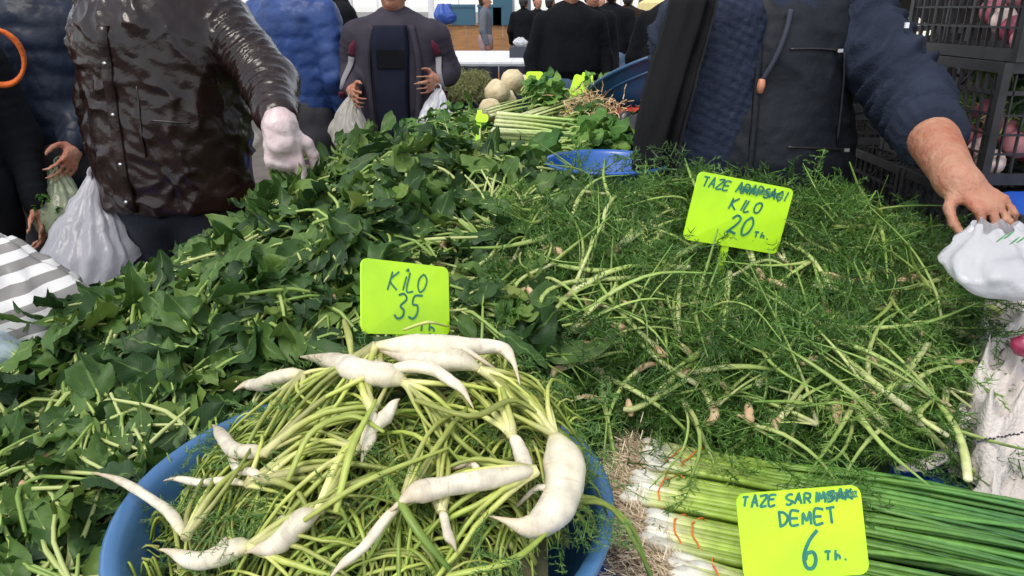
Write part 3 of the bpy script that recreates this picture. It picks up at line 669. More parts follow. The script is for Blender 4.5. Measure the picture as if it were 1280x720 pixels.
# stems spilling over the basin rim toward the scallions, and a green blade
SPILL = [([(700, 625), (745, 625), (790, 660), (815, 730)], .0058), ([(705, 630), (735, 640), (752, 690)], .0052), ([(700, 628), (760, 632), (800, 690), (830, 760)], .0048), ([(690, 620), (720, 640), (738, 670), (735, 700)], .0045)]
for path, w in SPILL:
    P = np.array([ptZ(*path[0], .985), ptZ(*path[1], .975), ptZ(*path[2], .93 if len(path) > 3 else .90), *([ptZ(*path[3], .85)] if len(path) > 3 else [])]); Q = spline(P, 14)
    tag(MB().tube(Q-Q[0], np.linspace(w, w*.6, 14), 7, v0=.3, v1=.9, flat=.7).build('spilling_stem', st_m, loc=Q[0]), 'yellow-green stem spilling over the basin rim toward the scallion roots', 'stem', 'stems spilling over the basin rim')
ARCS = [([(480, 590), (520, 660), (562, 712)], .0050, 'straight dark green blade lying across the basin stems', .95), ([(420, 640), (440, 560), (470, 500)], .0045, 'upright yellow stem left of the top roots', .5),
        ([(360, 600), (390, 540), (440, 520), (480, 540)], .0042, 'arched yellow-green stem on the spinach side of the basin heap', .5), ([(520, 500), (590, 520), (640, 500), (680, 520)], .0045, 'stem arching beside the crescent root', .4),
        ([(430, 400), (436, 420), (440, 450)], .005, 'pale stem standing at the edge of the thirty five lira sign', .2), ([(505, 412), (535, 403), (560, 408)], .0035, 'thin yellow stem crossing the lower edge of the thirty five lira sign', .2),
        ([(560, 720), (640, 700), (690, 660)], .0045, 'stem lying along the front of the basin heap', .6), ([(380, 650), (460, 600), (560, 560)], .0042, 'long stem lying diagonally over the basin heap', .4)]
for path, w, lab, v in ARCS:
    P = np.array([hit(a, b, .045+.012*(i == 1)) for i, (a, b) in enumerate(path)]); Q = spline(P, 14)
    tag(MB().tube(Q-Q[0], np.interp(np.linspace(0, 1, 14), [0, .5, 1], [w*.8, w, w*.5]), 7, v0=v*.6, v1=v, flat=.7).build('loose_stem', st_m, loc=Q[0]), lab, 'stem')

# ------------------------------------------------------------------ scallion bunches
sc_m = gradmat('scallion', [(0, (.82, .80, .70)), (.12, (.84, .82, .70)), (.17, (.60, .66, .24)), (.22, (.34, .48, .06)), (.42, (.19, .38, .055)), (.7, (.095, .25, .05)), (1, (.05, .17, .06))], rough=.35, objvar=.22)
hair_m = mat('root_hair', (.52, .40, .25), .85, ramp=[(0, (.42, .30, .18)), (1, (.74, .62, .44))], island=1)
band_m = mat('orange_rubber_band', (.75, .16, .02), .5)
q = np.random.default_rng(71)
def roots_mesh(seed):
    s = np.random.default_rng(seed); b = MB(); V = []; T = []
    for k in range(46):
        d = unit([s.normal(0, .55), -1, s.normal(0, .35)]); L = s.uniform(.025, .07); p = np.array([s.normal(0, .003), 0, s.normal(0, .003)])
        for j in range(4):
            c = p+d*L/4; w = unit(np.cross(d, s.normal(size=3)))*.00075; n = len(V); V += [p-w, p+w, c+w*.8, c-w*.8]; T.append([n, n+1, n+2, n+3]); p = c; d = unit(d+s.normal(0, .4, 3)*[1, 1, .6])
    b.add(V, np.array(T)); me = b.mesh('roots'); me.materials.append(hair_m); return me
RM = [roots_mesh(i) for i in range(5)]
BUN = [((790, 560), (1290, 648), .800, .048, 'scallion bunch with white bulbs lying next to the fennel heap edge'), ((768, 600), (1290, 690), .800, .052, 'scallion bunch lying second from the fennel heap, orange band at its neck'),
       ((788, 652), (1290, 755), .800, .050, 'scallion bunch behind the six lira sign with a broken orange band'), ((818, 706), (1290, 825), .800, .050, 'scallion bunch at the front edge of the table under the six lira sign')]
for bi, (a, b_, z, hw, lab) in enumerate(BUN):
    A = ptZ(*a, z); B_ = ptZ(*b_, z); B_ = A+unit(B_-A)*(.74 if bi < 4 else .45); ax = unit(B_-A); sd_ = np.array([-ax[1], ax[0], 0]); base = np.array([A[0], A[1], .752])
    e = empty('scallion_bunch', base, lab, 'scallions'); L = np.linalg.norm(B_-A)
    nsc = 24 if bi < 4 else 14
    for k in range(nsc):
        row = k % 3; f = ((k//3)+.5*(row % 2)+q.uniform(-.2, .2))/(nsc/3-.5)*2-1; hz = .014+row*.015
        st = q.uniform(-.012, .022)+.01*row; off = f*hw*(1-.15*row); fan = 1.0+.9*q.uniform(.5, 1.3)
        def pp(s, o=0., zz=0.): return ax*(st+s)+sd_*(off*(1+.0*s)+off*(fan-1)*max(0, s-.15)/.5+o)+np.array([0, 0, hz+zz])
        b = MB(); rb = q.uniform(.0068, .0098); zt = q.uniform(-.004, .006)
        Q = np.array([pp(s, q.normal(0, .0008), zt*s) for s in (0, .008, .02, .04, .08, .14, .20)])
        b.tube(Q, [rb*.6, rb*1.2, rb*1.28, rb*1.0, rb*.74, rb*.66, rb*.62], 8, v0=0, v1=.30)
        for j in range(3 if k % 2 else 2):      # hollow leaves
            o1 = q.normal(0, .022); z1 = q.uniform(-.01, .02); e1 = L*q.uniform(.75, 1.05)
            s_ = np.linspace(.17, e1, 9); g_ = (s_-.17)/(e1-.17)
            Q = np.array([pp(s, o1*gg**1.4, z1*math.sin(gg*2.6)-.006*gg*row) for s, gg in zip(s_, g_)])
            b.tube(Q, rb*np.interp(g_, [0, .3, .8, 1], [.5, .62, .5, .12]), 6, v0=.25, v1=1., flat=.7)
        sc = b.build('scallion', sc_m, e)
        if bi < 4:
            M = np.eye(4); M[:3, :3] = np.stack([sd_, ax, [0, 0, 1]], 1); M[:3, 3] = pp(.002); M[:3, :3] *= q.uniform(.8, 1.15)
            link('roots', RM[k % 5], None, sc, mw=MW(M))
    if bi < 4:
        for s0 in ((.075, .10) if bi % 2 == 0 else (.085,)):
            th = np.linspace(0, 2*math.pi, 40); lp = np.array([ax*(s0+.014*math.sin(2*t+bi))+sd_*math.cos(t)*(hw+.004)+np.array([0, 0, .028+.028*math.sin(t)+.003*math.cos(9*t)]) for t in th])
            MB().tube(lp, .0012, 5, cap=False).build('rubber_band', band_m, e)

# ------------------------------------------------------------------ price signs
sign_m = mat('fluorescent_card', (.56, .93, .012), .4, col2=(.43, .78, .02), scale=9, bump=.12, bscale=14)
ink = mat('teal_marker_ink', (.012, .13, .11), .5, col2=(.03, .22, .13), scale=60)
G = {'T': [[(0, 1), (1, 1)], [(.52, 1), (.42, 0)]], 'A': [[(0, 0), (.45, 1), (.6, 1), (.95, 0)], [(.2, .42), (.85, .42)]], 'Z': [[(0, .95), (1, 1), (.05, 0), (1, .03)]],
     'E': [[(1, 1), (.1, .97), (0, 0), (.95, .03)], [(.05, .5), (.8, .54)]], 'R': [[(0, 0), (.08, 1), (.8, .95), (.92, .72), (.7, .52), (.05, .48)], [(.4, .5), (1, 0)]],
     'P': [[(0, 0), (.08, 1), (.8, .95), (.95, .72), (.75, .5), (.05, .45)]], 'S': [[(1, .88), (.6, 1), (.15, .85), (.22, .6), (.75, .45), (.9, .2), (.5, 0), (0, .1)]],
     'C': [[(1, .85), (.5, 1), (.1, .6), (.2, .15), (.6, 0), (1, .15)], [(.55, 0), (.48, -.22)]], 'I': [[(.55, 1), (.45, 0)]], 'i': [[(.55, .8), (.45, 0)], [(.4, 1.05), (.6, 1.15), (.7, 1.02)]],
     'K': [[(.1, 1), (0, 0)], [(.9, 1), (.1, .5), (.95, 0)]], 'L': [[(.15, 1), (.05, 0), (.85, .03)]], 'O': [[(.5, 1), (.1, .75), (.05, .3), (.4, 0), (.85, .2), (.95, .7), (.55, 1)]],
     'D': [[(.1, 1), (.12, 0)], [(-.05, .98), (.6, .92), (.95, .55), (.7, .15), (.1, 0)]], 'M': [[(0, 0), (.1, .85), (.45, .3), (.8, .9), (.95, 0)]],
     '3': [[(.1, .95), (.6, 1), (.85, .8), (.4, .52), (.85, .35), (.75, .08), (.35, 0), (0, .12)]], '5': [[(1, 1), (.3, .97), (.22, .6), (.7, .58), (.8, .25), (.5, 0), (.05, .08)]],
     '2': [[(.1, .78), (.4, 1), (.8, .85), (.65, .5), (.05, .05), (.3, .1), (.95, 0)]], '0': [[(.5, 1), (.15, .75), (.1, .3), (.4, 0), (.8, .2), (.9, .7), (.55, 1), (.4, .98)]],
     '6': [[(.9, 1), (.45, .75), (.1, .35), (.25, .04), (.65, 0), (.9, .2), (.7, .42), (.3, .4), (.14, .25)]],
     't': [[(0, .8), (.35, .9), (.9, .85)], [(.45, .9), (.3, .1)]], 'l': [[(.2, 1), (.1, .1), (.35, .5), (.7, .35), (.75, .05)]], '.': [[(.1, .05), (.25, .1), (.2, 0)]]}
def sign(label, corners, dist, texts, facing=False, stake_len=.12):
    """corners TL,TR,BR,BL in photo pixels; the board is the rectangle whose outline they show, at axis distance dist"""
    rs = np.array([ray(*c) for c in corners]); A = np.stack([rs[0], -rs[1], rs[2], -rs[3]], 1); dep = np.linalg.svd(A)[2][-1]; dep = np.full(4, dist) if facing else dep/dep.mean()*dist
    P = CP+rs*dep[:, None]; c = P.mean(0); u = unit((P[1]-P[0])+(P[2]-P[3])); v = (P[0]-P[3])+(P[1]-P[2]); w = np.linalg.norm((P[1]-P[0])+(P[2]-P[3]))/2; h = np.linalg.norm(v)/2
    v = unit(v-u*(v@u)); nn = np.cross(u, v)
    low = c-v*h/2-v*stake_len
    e = empty('price_sign', low, label, 'sign'); M = np.eye(4); M[:3, 0] = u; M[:3, 1] = v; M[:3, 2] = nn; M[:3, 3] = c-low; mw = MW(M)
    rad = .012; out = []
    for sx, sy, a0 in ((1, 1, 0), (-1, 1, 90), (-1, -1, 180), (1, -1, 270)):
        for k in range(5):
            a = R(a0+k*22.5); out.append((sx*(w/2-rad)+rad*math.cos(a), sy*(h/2-rad)+rad*math.sin(a)))
    out = np.array(out); n = len(out); T = .0016
    V = np.vstack([np.c_[out, np.full(n, T)], np.c_[out, np.full(n, -T)], [[0, 0, T], [0, 0, -T]]]); i = np.arange(n); j = (i+1) % n
    V[:, 2] += .004*np.cos(V[:, 0]*12)      # card is bowed a little
    link('board', mesh('board', V, [np.stack([i, n+i, n+j, j], -1), np.stack([i, j, np.full(n, 2*n)], -1), np.stack([n+j, n+i, np.full(n, 2*n+1)], -1)], smooth=False), sign_m, e, mw=mw)
    MB().box((0, 0, 0), (.017, stake_len+.05, .004)).build('stake', sign_m, e, False).matrix_basis = mw@Matrix.Translation((-.01, -h/2-stake_len/2+.02, -.0065+.0035))
    for txt, x, y, cw, chh, slant, sw, dense in texts:      # x,y baseline start in sign fractions, cw/chh char size fraction
        b = MB(); cx = x
        for ch in txt:
            if ch == ' ': cx += cw*.8; continue
            for stx in G[ch]:
                pth = np.array([((cx+(px*cw*.78)+py*chh*slant-.5)*w, (y+py*chh-.5)*h, 0) for px, py in stx])
                pth[:, :2] += q.normal(0, .0006, (len(pth), 2)); pth[:, 2] = T+.004*np.cos(pth[:, 0]*12)+.0004
                Q = spline(pth, max(3, 4*len(pth))); tgt = np.gradient(Q, axis=0); tgt /= np.linalg.norm(tgt, axis=1)[:, None]+1e-9
                sdv = np.stack([-tgt[:, 1], tgt[:, 0], 0*tgt[:, 0]], -1)*sw/2; V = np.vstack([Q-sdv, Q+sdv]); m_ = len(Q); k = np.arange(m_-1)
                b.add(V+[0, 0, len(b.V)*.00002], np.stack([k, k+1, m_+k+1, m_+k], -1))
            cx += cw*(.6 if ch in 'Ii' else .35 if ch == '.' else 1)
        if dense:      # word gone over again with the pen, as on the card
            x0, x1 = dense
            for k in range(3):
                ww = np.linspace(x0, x1, 40); pth = np.stack([(ww-.5)*w, (y+chh*(.5+.32*np.sin(ww*150+k*2)) + (ww-x0)*.0-.5)*h, T+.0006+.004*np.cos((ww-.5)*w*12)], -1)
                sdv = np.array([[.0003, sw*.32, 0]]); m_ = 40; kk = np.arange(39); b.add(np.vstack([pth-sdv, pth+sdv])+[0, 0, len(b.V)*.00002], np.stack([kk, kk+1, m_+kk+1, m_+kk], -1))
        o = b.build('lettering', ink, e, False); o.matrix_basis = mw
    return e
sign('yellow-green price card reading KİLO 35 standing in the spinach behind the basin', [(460, 325), (567, 337), (552, 418), (440, 415)], 1.225,
     [('KiLO', .27, .60, .125, .26, .16, .0030, None), ('35', .33, .22, .16, .33, .14, .0036, None), ('tl', .62, .04, .11, .15, 0, .0030, None)], stake_len=.10)
sign('yellow-green price card reading TAZE ARAPSAÇI KILO 20 on a stake in the fennel', [(869, 213), (988, 236), (974, 318), (857, 299)], 1.60,
     [('TAZE ARAPSACI', .05, .80, .072, .14, .10, .0036, (.43, .90)), ('KILO', .37, .55, .095, .17, .14, .0042, None), ('20', .40, .20, .14, .28, .12, .0048, None), ('tl.', .70, .20, .07, .10, 0, .0036, None)], stake_len=.06)
sign('yellow-green price card reading TAZE SARIMSAK DEMET 6 standing before the scallions', [(918, 617), (1073, 605), (1086, 716), (930, 727)], .96,
     [('TAZE SARIMSAK', .04, .845, .073, .115, .08, .0030, (.70, .97)), ('DEMET', .32, .60, .095, .165, .04, .0034, None), ('6', .47, .12, .16, .40, .08, .0046, None), ('tl.', .66, .18, .075, .12, 0, .0030, None)], stake_len=.08)

# ================================================================== people: smooth-union distance fields turned into one skin
def sdf_mesh(prims, h, k=.03, pad=.06):
    """prims: (p0, p1, r0, r1, sy) tapered capsules (y squashed by sy) -> verts, quads, prim id, along"""
    A = np.array([np.minimum(p[0], p[1])-max(p[2], p[3])-pad for p in prims]).min(0); B = np.array([np.maximum(p[0], p[1])+max(p[2], p[3])+pad for p in prims]).max(0)
    n = np.ceil((B-A)/h).astype(int)+1; f = np.full(n, 9., np.float32)
    for p in prims:
        p0, p1, r0, r1 = [np.asarray(q_, float) for q_ in p[:4]]; sy = p[4] if len(p) > 4 else 1.; kk = p[5] if len(p) > 5 else k; rm = max(r0, r1)
        lo = np.maximum(0, ((np.minimum(p0, p1)-rm-kk*2-2*h-A)/h).astype(int)); hi = np.minimum(n, ((np.maximum(p0, p1)+rm+kk*2+2*h-A)/h).astype(int)+2)
        ax = [A[i]+h*np.arange(lo[i], hi[i]) for i in range(3)]
        X = ax[0][:, None, None]-p0[0]; Y = (ax[1][None, :, None]-p0[1])/sy; Z = ax[2][None, None, :]-p0[2]
        d = (p1-p0)*[1, 1/sy, 1]; dd = d@d+1e-12; t = np.clip((X*d[0]+Y*d[1]+Z*d[2])/dd, 0, 1)
        D = np.sqrt((X-t*d[0])**2+(Y-t*d[1])**2+(Z-t*d[2])**2)-(r0+(r1-r0)*t)
        if sy < 1: D = D*(sy+(1-sy)*.4)
        if len(p) > 6: D = np.maximum(D, p[6]-Z-p0[2])
        sl = tuple(slice(lo[i], hi[i]) for i in range(3)); a = f[sl]; hh = np.clip(.5+.5*(a-D)/kk, 0, 1)
        f[sl] = a*(1-hh)+D*hh-kk*hh*(1-hh)
    s = f < 0; acc = {}
    cn = n-1; tot = int(np.prod(cn)); cell_idx = []; cell_pos = []; faces = []
    def lin(i, j, k_): return (i*cn[1]+j)*cn[2]+k_
    for axn in range(3):
        sl0 = [slice(None)]*3; sl1 = [slice(None)]*3; sl0[axn] = slice(0, -1); sl1[axn] = slice(1, None)
        c = s[tuple(sl0)] != s[tuple(sl1)]; I = np.argwhere(c); fa = f[tuple(sl0)][c]; fb = f[tuple(sl1)][c]; t = fa/(fa-fb)
        pos = I.astype(float); pos[:, axn] += t; b_, c_ = (axn+1) % 3, (axn+2) % 3; quad = []
        ok = (I[:, b_] > 0) & (I[:, c_] > 0) & (I[:, b_] < cn[b_]) & (I[:, c_] < cn[c_]); I = I[ok]; pos = pos[ok]; inside = fa[ok] < 0
        for db, dc in ((-1, -1), (0, -1), (0, 0), (-1, 0)):
            J = I.copy(); J[:, b_] += db; J[:, c_] += dc; l = lin(J[:, 0], J[:, 1], J[:, 2]); quad.append(l); cell_idx.append(l); cell_pos.append(pos)
        Q = np.stack(quad, -1); Q[~inside] = Q[~inside][:, ::-1]; faces.append(Q)
    ci = np.concatenate(cell_idx); cp = np.concatenate(cell_pos); u, inv = np.unique(ci, return_inverse=True); cnt = np.bincount(inv)
    V = np.stack([np.bincount(inv, cp[:, i])/cnt for i in range(3)], -1)*h+A
    Fq = np.searchsorted(u, np.concatenate(faces))
    return V, Fq
def along(V, prims):
    """nearest prim for each vertex, distance along it, and its radial axis frame"""
    best = np.full(len(V), 1e9); pid = np.zeros(len(V), int); al = np.zeros(len(V))
    for i, p in enumerate(prims):
        p0, p1 = np.asarray(p[0], float), np.asarray(p[1], float); d = p1-p0; L = np.linalg.norm(d)+1e-9; t = np.clip((V-p0)@d/L**2, 0, 1)
        D = np.linalg.norm(V-p0-t[:, None]*d, axis=1)-(p[2]+(p[3]-p[2])*t); m = D < best; best[m] = D[m]; pid[m] = i; al[m] = (t*L)[m]
    return pid, al
def vnorm(V, Fq):
    n = np.cross(V[Fq[:, 2]]-V[Fq[:, 0]], V[Fq[:, 3]]-V[Fq[:, 1]]); N_ = np.zeros_like(V)
    for i in range(4): np.add.at(N_, Fq[:, i], n)
    return N_/(np.linalg.norm(N_, axis=1)[:, None]+1e-12)
def blob(name, prims, h, m, parent, k=.03, disp=None, root=None):
    V, Fq = sdf_mesh(prims, h, k)
    if disp: V = V+vnorm(V, Fq)*disp(V, prims)[:, None]
    return link(name, mesh(name, V, Fq), m, parent) if root is None else mesh(name, V, Fq)
def hand(prims, wrist, dirv, back, thumb_side, curl=(.3, .5, .4), size=1., inflate=0., spreadf=1., fingers=None):
    """palm of four metacarpals + five fingers; back = outward normal of the hand's back; thumb_side +1/-1 along cross(dir, back)"""
    d = unit(dirv); b = unit(np.asarray(back)-d*(np.asarray(back)@d)); s = np.cross(d, b)*thumb_side; w = np.asarray(wrist, float); z = size
    prims.append((w-d*.01*z, w+d*.03*z, (.026+inflate)*z, (.030+inflate)*z, 1.))
    Ls = [.040, .045, .042, .033]; L2 = [.025, .029, .027, .02]; L3 = [.02, .022, .021, .018]
    for i in range(4):
        off = s*(.030-.020*i)*z; kn = w+d*(.092-.005*abs(i-1))*z+off*1.05
        prims.append((w+d*.02*z+off*.6, kn, (.0135+inflate)*z, (.0115+inflate)*z, 1., .012))
        p = kn; a = 0.; c_ = fingers[i] if fingers else curl; sp_ = s*(.16-.11*i)*spreadf
        for L, cc, rr in ((Ls[i], c_[0], .0092), (L2[i], c_[1], .0083), (L3[i], c_[2], .0072)):
            a += cc; nd = unit((d+sp_)*math.cos(a)-b*math.sin(a)); e_ = p+nd*L*z
            prims.append((p, e_, (rr+inflate)*z, (rr*.92+inflate)*z, 1., .004)); p = e_
    t0 = w+d*.02*z+s*.022*z-b*.006; t1 = t0+(d*.55+s*.75-b*.25)*.045*z; t2 = t1+unit(d*.85+s*.35-b*.3)*.034*z; t3 = t2+unit(d*.95+s*.05-b*.35)*.027*z
    prims += [(t0, t1, (.0145+inflate)*z, (.0115+inflate)*z, 1., .012), (t1, t2, (.0108+inflate)*z, (.0098+inflate)*z, 1., .004), (t2, t3, (.0098+inflate)*z, (.008+inflate)*z, 1., .004)]

skin_m = mat('skin', (.40, .205, .13), .55, col2=(.34, .115, .065), scale=22, bump=.5, bscale=75)
hair_dark = mat('dark_hair', (.018, .014, .012), .55, bump=.6, bscale=90, stretch=(1, 1, .3))
hair_grey = mat('grey_hair', (.22, .21, .20), .6, bump=.6, bscale=90, stretch=(1, 1, .3))
eye_m = mat('eye_white', (.75, .73, .70), .2); iris_m = mat('iris_dark', (.03, .018, .01), .2); lip_m = mat('lip', (.38, .14, .11), .5)
shoe_m = mat('dark_shoe', (.02, .02, .022), .5)
def puff(period=.075, amp=.014, seed=1, wr=.004):
    def f(V, prims):
        pid, al = along(V, prims); a = al.copy(); tor = np.array([abs(p[1][2]-p[0][2]) > .9*np.linalg.norm(np.asarray(p[1])-np.asarray(p[0])) and p[2] > .11 for p in prims])[pid]
        a[tor] = V[tor, 2]; g = np.abs(np.sin(math.pi*(a+.006*fbm(V, 3, seed))/period))
        return amp*(np.sqrt(g)-.8)+wr*fbm(V, 9, seed+1, 3)
    return f
def cloth(seed=1, amp=.006, freq=5, ring=.0, per=.035):
    def f(V, prims):
        d = amp*fbm(V*[1, 1, .6], freq, seed, 3)
        if ring:
            pid, al = along(V, prims); arm = np.array([p[2] < .105 for p in prims])[pid]
            d = d+np.where(arm, ring*np.sin(6.283*(al+.012*fbm(V, 4, seed+3))/per)*(.4+.6*np.clip(fbm(V, 5, seed+4), 0, 1)), 0)
        return d
    return f
def person(label, loc, rz, H_=1.75, voxel=.013, top=None, top_m=None, bot_m=None, hair_m=hair_dark, arms=None, bulk=1., hem=.82, disp=None, headyaw=0, group=None, cap=None, coat_k=.035, nohair=False, legs=None, detail=False, top_name='jacket', hand_curl=(.35, .5, .4), gloves=None, sleeve_r=1., sleeve_end=(.97, .97), handdir=None, arm_r=1.):
    """standing figure facing -Y at rz=0; arms = [(shoulder, elbow, wrist) left side x<0, right side x>0] in local metres"""
    s = H_/1.75; v = lambda x, y, z: np.array([x, y, z])*s
    e = bpy.data.objects.new('person', None)
    if arms is None: arms = [None, None]
    A_ = []
    for i, sg in enumerate((-1, 1)):
        A_.append([np.asarray(p, float) for p in arms[i]] if arms[i] is not None else [v(sg*.185*bulk**.5, .01, 1.42), v(sg*.245*bulk**.6, .03, 1.13), v(sg*.25*bulk**.6, -.05, .89)])
    body = [(v(0, .0, .93), v(0, 0, 1.05), .145*s, .135*s, .75), (v(0, 0, 1.05), v(0, .005, 1.32), .135*s, .165*s, .68), (v(-.12, .01, 1.40), v(.12, .01, 1.40), .075*s, .075*s, .9),
            (v(0, .02, 1.42), v(0, -.005, 1.56), .062*s, .056*s, 1.)]
    hc, hs_ = math.cos(headyaw), math.sin(headyaw)
    def hv(x, y, z): return v(x*hc-y*hs_, x*hs_+y*hc, z)
    body += [(hv(0, .015, 1.665), hv(0, .02, 1.675), .088*s, .088*s, 1.), (hv(0, -.035, 1.61), hv(0, -.03, 1.66), .060*s, .072*s, 1.), (hv(0, -.062, 1.565), hv(0, -.05, 1.58), .030*s, .04*s, 1.),
             (hv(0, -.098, 1.652), hv(0, -.117, 1.618), .010*s, .0155*s, 1., .012), (hv(-.086, .012, 1.63), hv(-.090, .018, 1.66), .013*s, .017*s, .8, .008), (hv(.086, .012, 1.63), hv(.090, .018, 1.66), .013*s, .017*s, .8, .008),
             (hv(-.035, -.092, 1.676), hv(.035, -.092, 1.676), .014*s, .014*s, 1., .012)]
    for i, sg in enumerate((-1, 1)):
        S_, E_, W_ = A_[i]; body += [(S_, E_, .052*s, .042*s*arm_r, 1.), (E_, E_+(W_-E_)*.3, .043*s*arm_r, .046*s*arm_r, 1.), (E_+(W_-E_)*.3, W_, .046*s*arm_r, .030*s*arm_r, 1.)]
        dv = unit(W_-E_) if handdir is None or handdir[i] is None else unit(handdir[i][0])
        bk = (np.array([sg, -.3, 0.]) if handdir is None or handdir[i] is None else handdir[i][1])
        hand(body, W_, dv, bk, (1 if np.cross(dv, unit(bk))@np.array([0, -1., 0]) > 0 else -1) if handdir is None or handdir[i] is None else handdir[i][2], hand_curl if handdir is None or handdir[i] is None or len(handdir[i]) < 4 else handdir[i][3], s, fingers=handdir[i][4] if handdir and handdir[i] and len(handdir[i]) > 4 else None)
        lx = .095*sg
        body += [(v(lx, 0, .90), v(lx*1.05, -.005, .50), .085*s, .055*s, 1.), (v(lx*1.05, -.005, .50), v(lx*1.1, .02, .09), .055*s, .036*s, 1.), (v(lx*1.1, .03, .045), v(lx*1.3, -.14, .035), .036*s, .030*s, 1.)]
    me = blob('person', body, voxel, None, None, root=True); me.materials.append(skin_m)
    e = link('person', me, loc=loc); e.rotation_euler = (0, 0, rz); tag(e, label, 'person', group)
    if top_m:
        b = bulk; tj = [(v(0, 0, hem-.1), v(0, 0, 1.10), .172*s*b, .165*s*b, .72, coat_k, hem), (v(0, 0, 1.10), v(0, .005, 1.34), .165*s*b, .185*s*b**.7, .70), (v(-.125*b**.4, .01, 1.405), v(.125*b**.4, .01, 1.405), .092*s, .092*s, .9), (v(0, .02, 1.44), v(0, .01, 1.50), .075*s, .068*s, 1.)]
        for i in range(2):
            S_, E_, W_ = A_[i]; k_ = sleeve_r; tj += [(S_, E_, .074*s*k_, .064*s*k_, 1.), (E_, E_+(W_-E_)*sleeve_end[i], .063*s*k_, .048*s*k_, 1.)]
        blob(top_name, tj, voxel, top_m, e, coat_k, disp or cloth(int(abs(loc[0])*100)+3, .006, 5, .003))
    if bot_m:
        tb = [(v(-.04, 0, .955), v(.04, 0, .955), .162*s, .162*s, .88)]
        for sg in (-1, 1):
            lx = .095*sg; tb += [(v(lx*.8, 0, .98), v(lx, 0, .84), .118*s, .108*s, .95), (v(lx, 0, .84), v(lx*1.05, -.005, .5), .103*s, .076*s, 1.), (v(lx*1.05, -.005, .5), v(lx*1.1, .02, .11), .075*s, .066*s, 1.)]
        blob('trousers', tb, voxel, bot_m, e, .03, cloth(5, .006, 4))
    for sg in (-1, 1):
        b_ = []; lx = .095*sg*1.1; b_ += [(v(lx, .045, .055), v(lx*1.15, -.15, .045), .05*s, .042*s, 1.), (v(lx, .03, .06), v(lx, .02, .11), .05*s, .046*s, 1.)]
        blob('shoe', b_, max(voxel, .012), shoe_m, e)
    if not nohair:
        hb = [(hv(0, .03, 1.70), hv(0, .035, 1.70), .090*s, .090*s, 1.), (hv(0, .055, 1.62), hv(0, .05, 1.68), .068*s, .085*s, 1.), (hv(0, -.03, 1.735), hv(0, .03, 1.74), .055*s, .06*s, 1.)]
        blob('hair', hb, voxel*.8, hair_m, e, .03, lambda V, p: .004*fbm(V, 14, 3))
    for sg in (-1, 1):
        V_, Q_ = lathe([(0, -.0115), (.008, -.008), (.0115, 0), (.008, .008), (0, .0115)], 10); o = link('eye', mesh('eye', V_*s, Q_), eye_m, e, hv(sg*.032, -.090, 1.655))
        V_, Q_ = lathe([(0, -.006), (.0045, -.004), (.006, 0), (.0045, .004), (0, .006)], 8); link('iris', mesh('iris', V_*s, Q_), iris_m, o, hv(0, -.007, 0))
    MB().tube([hv(-.024, -.096, 1.588), hv(0, -.104, 1.589), hv(.024, -.096, 1.588)], [.003*s, .0062*s, .003*s], 6).build('mouth', lip_m, e)
    return e

def front(o, x, z, r_=.016):
    """foremost (lowest y) surface of a garment near local x, z"""
    if 'vc' not in CACHE.setdefault(o.name, {}):
        a = np.empty(len(o.data.vertices)*3, np.float32); o.data.vertices.foreach_get('co', a); CACHE[o.name]['vc'] = a.reshape(-1, 3)
    V = CACHE[o.name]['vc']; m_ = (np.abs(V[:, 0]-x) < r_) & (np.abs(V[:, 2]-z) < r_)
    return float(V[m_, 1].min()) if m_.any() else -.15
CACHE = {}
def strip_on(o, pts, w, th, name, m, parent, n=24):
    """flat band lying on a garment's front through (x, z) points"""
    Q = spline([[a, 0, b] for a, b in pts], n)
    for k in range(n): Q[k, 1] = front(o, Q[k, 0], Q[k, 2])
    Q[1:-1, 1] = (Q[:-2, 1]+2*Q[1:-1, 1]+Q[2:, 1])/4; t_ = np.gradient(Q, axis=0); t_ /= np.linalg.norm(t_, axis=1)[:, None]; sdv = np.cross(t_, [0, -1., 0]); sdv /= np.linalg.norm(sdv, axis=1)[:, None]+1e-9
    w = np.broadcast_to(np.asarray(w, float), (n,))[:, None]; V = []
    for k in range(n): V += [Q[k]-sdv[k]*w[k]/2+[0, .006, 0], Q[k]-sdv[k]*w[k]*.35+[0, -th, 0], Q[k]+sdv[k]*w[k]*.35+[0, -th, 0], Q[k]+sdv[k]*w[k]/2+[0, .006, 0]]
    i = np.arange(n-1)[:, None]*4; j = np.arange(4)[None]; F_ = np.stack([i+j, i+(j+1) % 4, i+4+(j+1) % 4, i+4+j], -1).reshape(-1, 4)
    return MB().add(V, [F_, np.array([[3, 2, 1, 0], [4*n-4, 4*n-3, 4*n-2, 4*n-1]])]).build(name, m, parent)
def child(o, name): return [c for c in o.children if c.name.split('.')[0] == name][0]

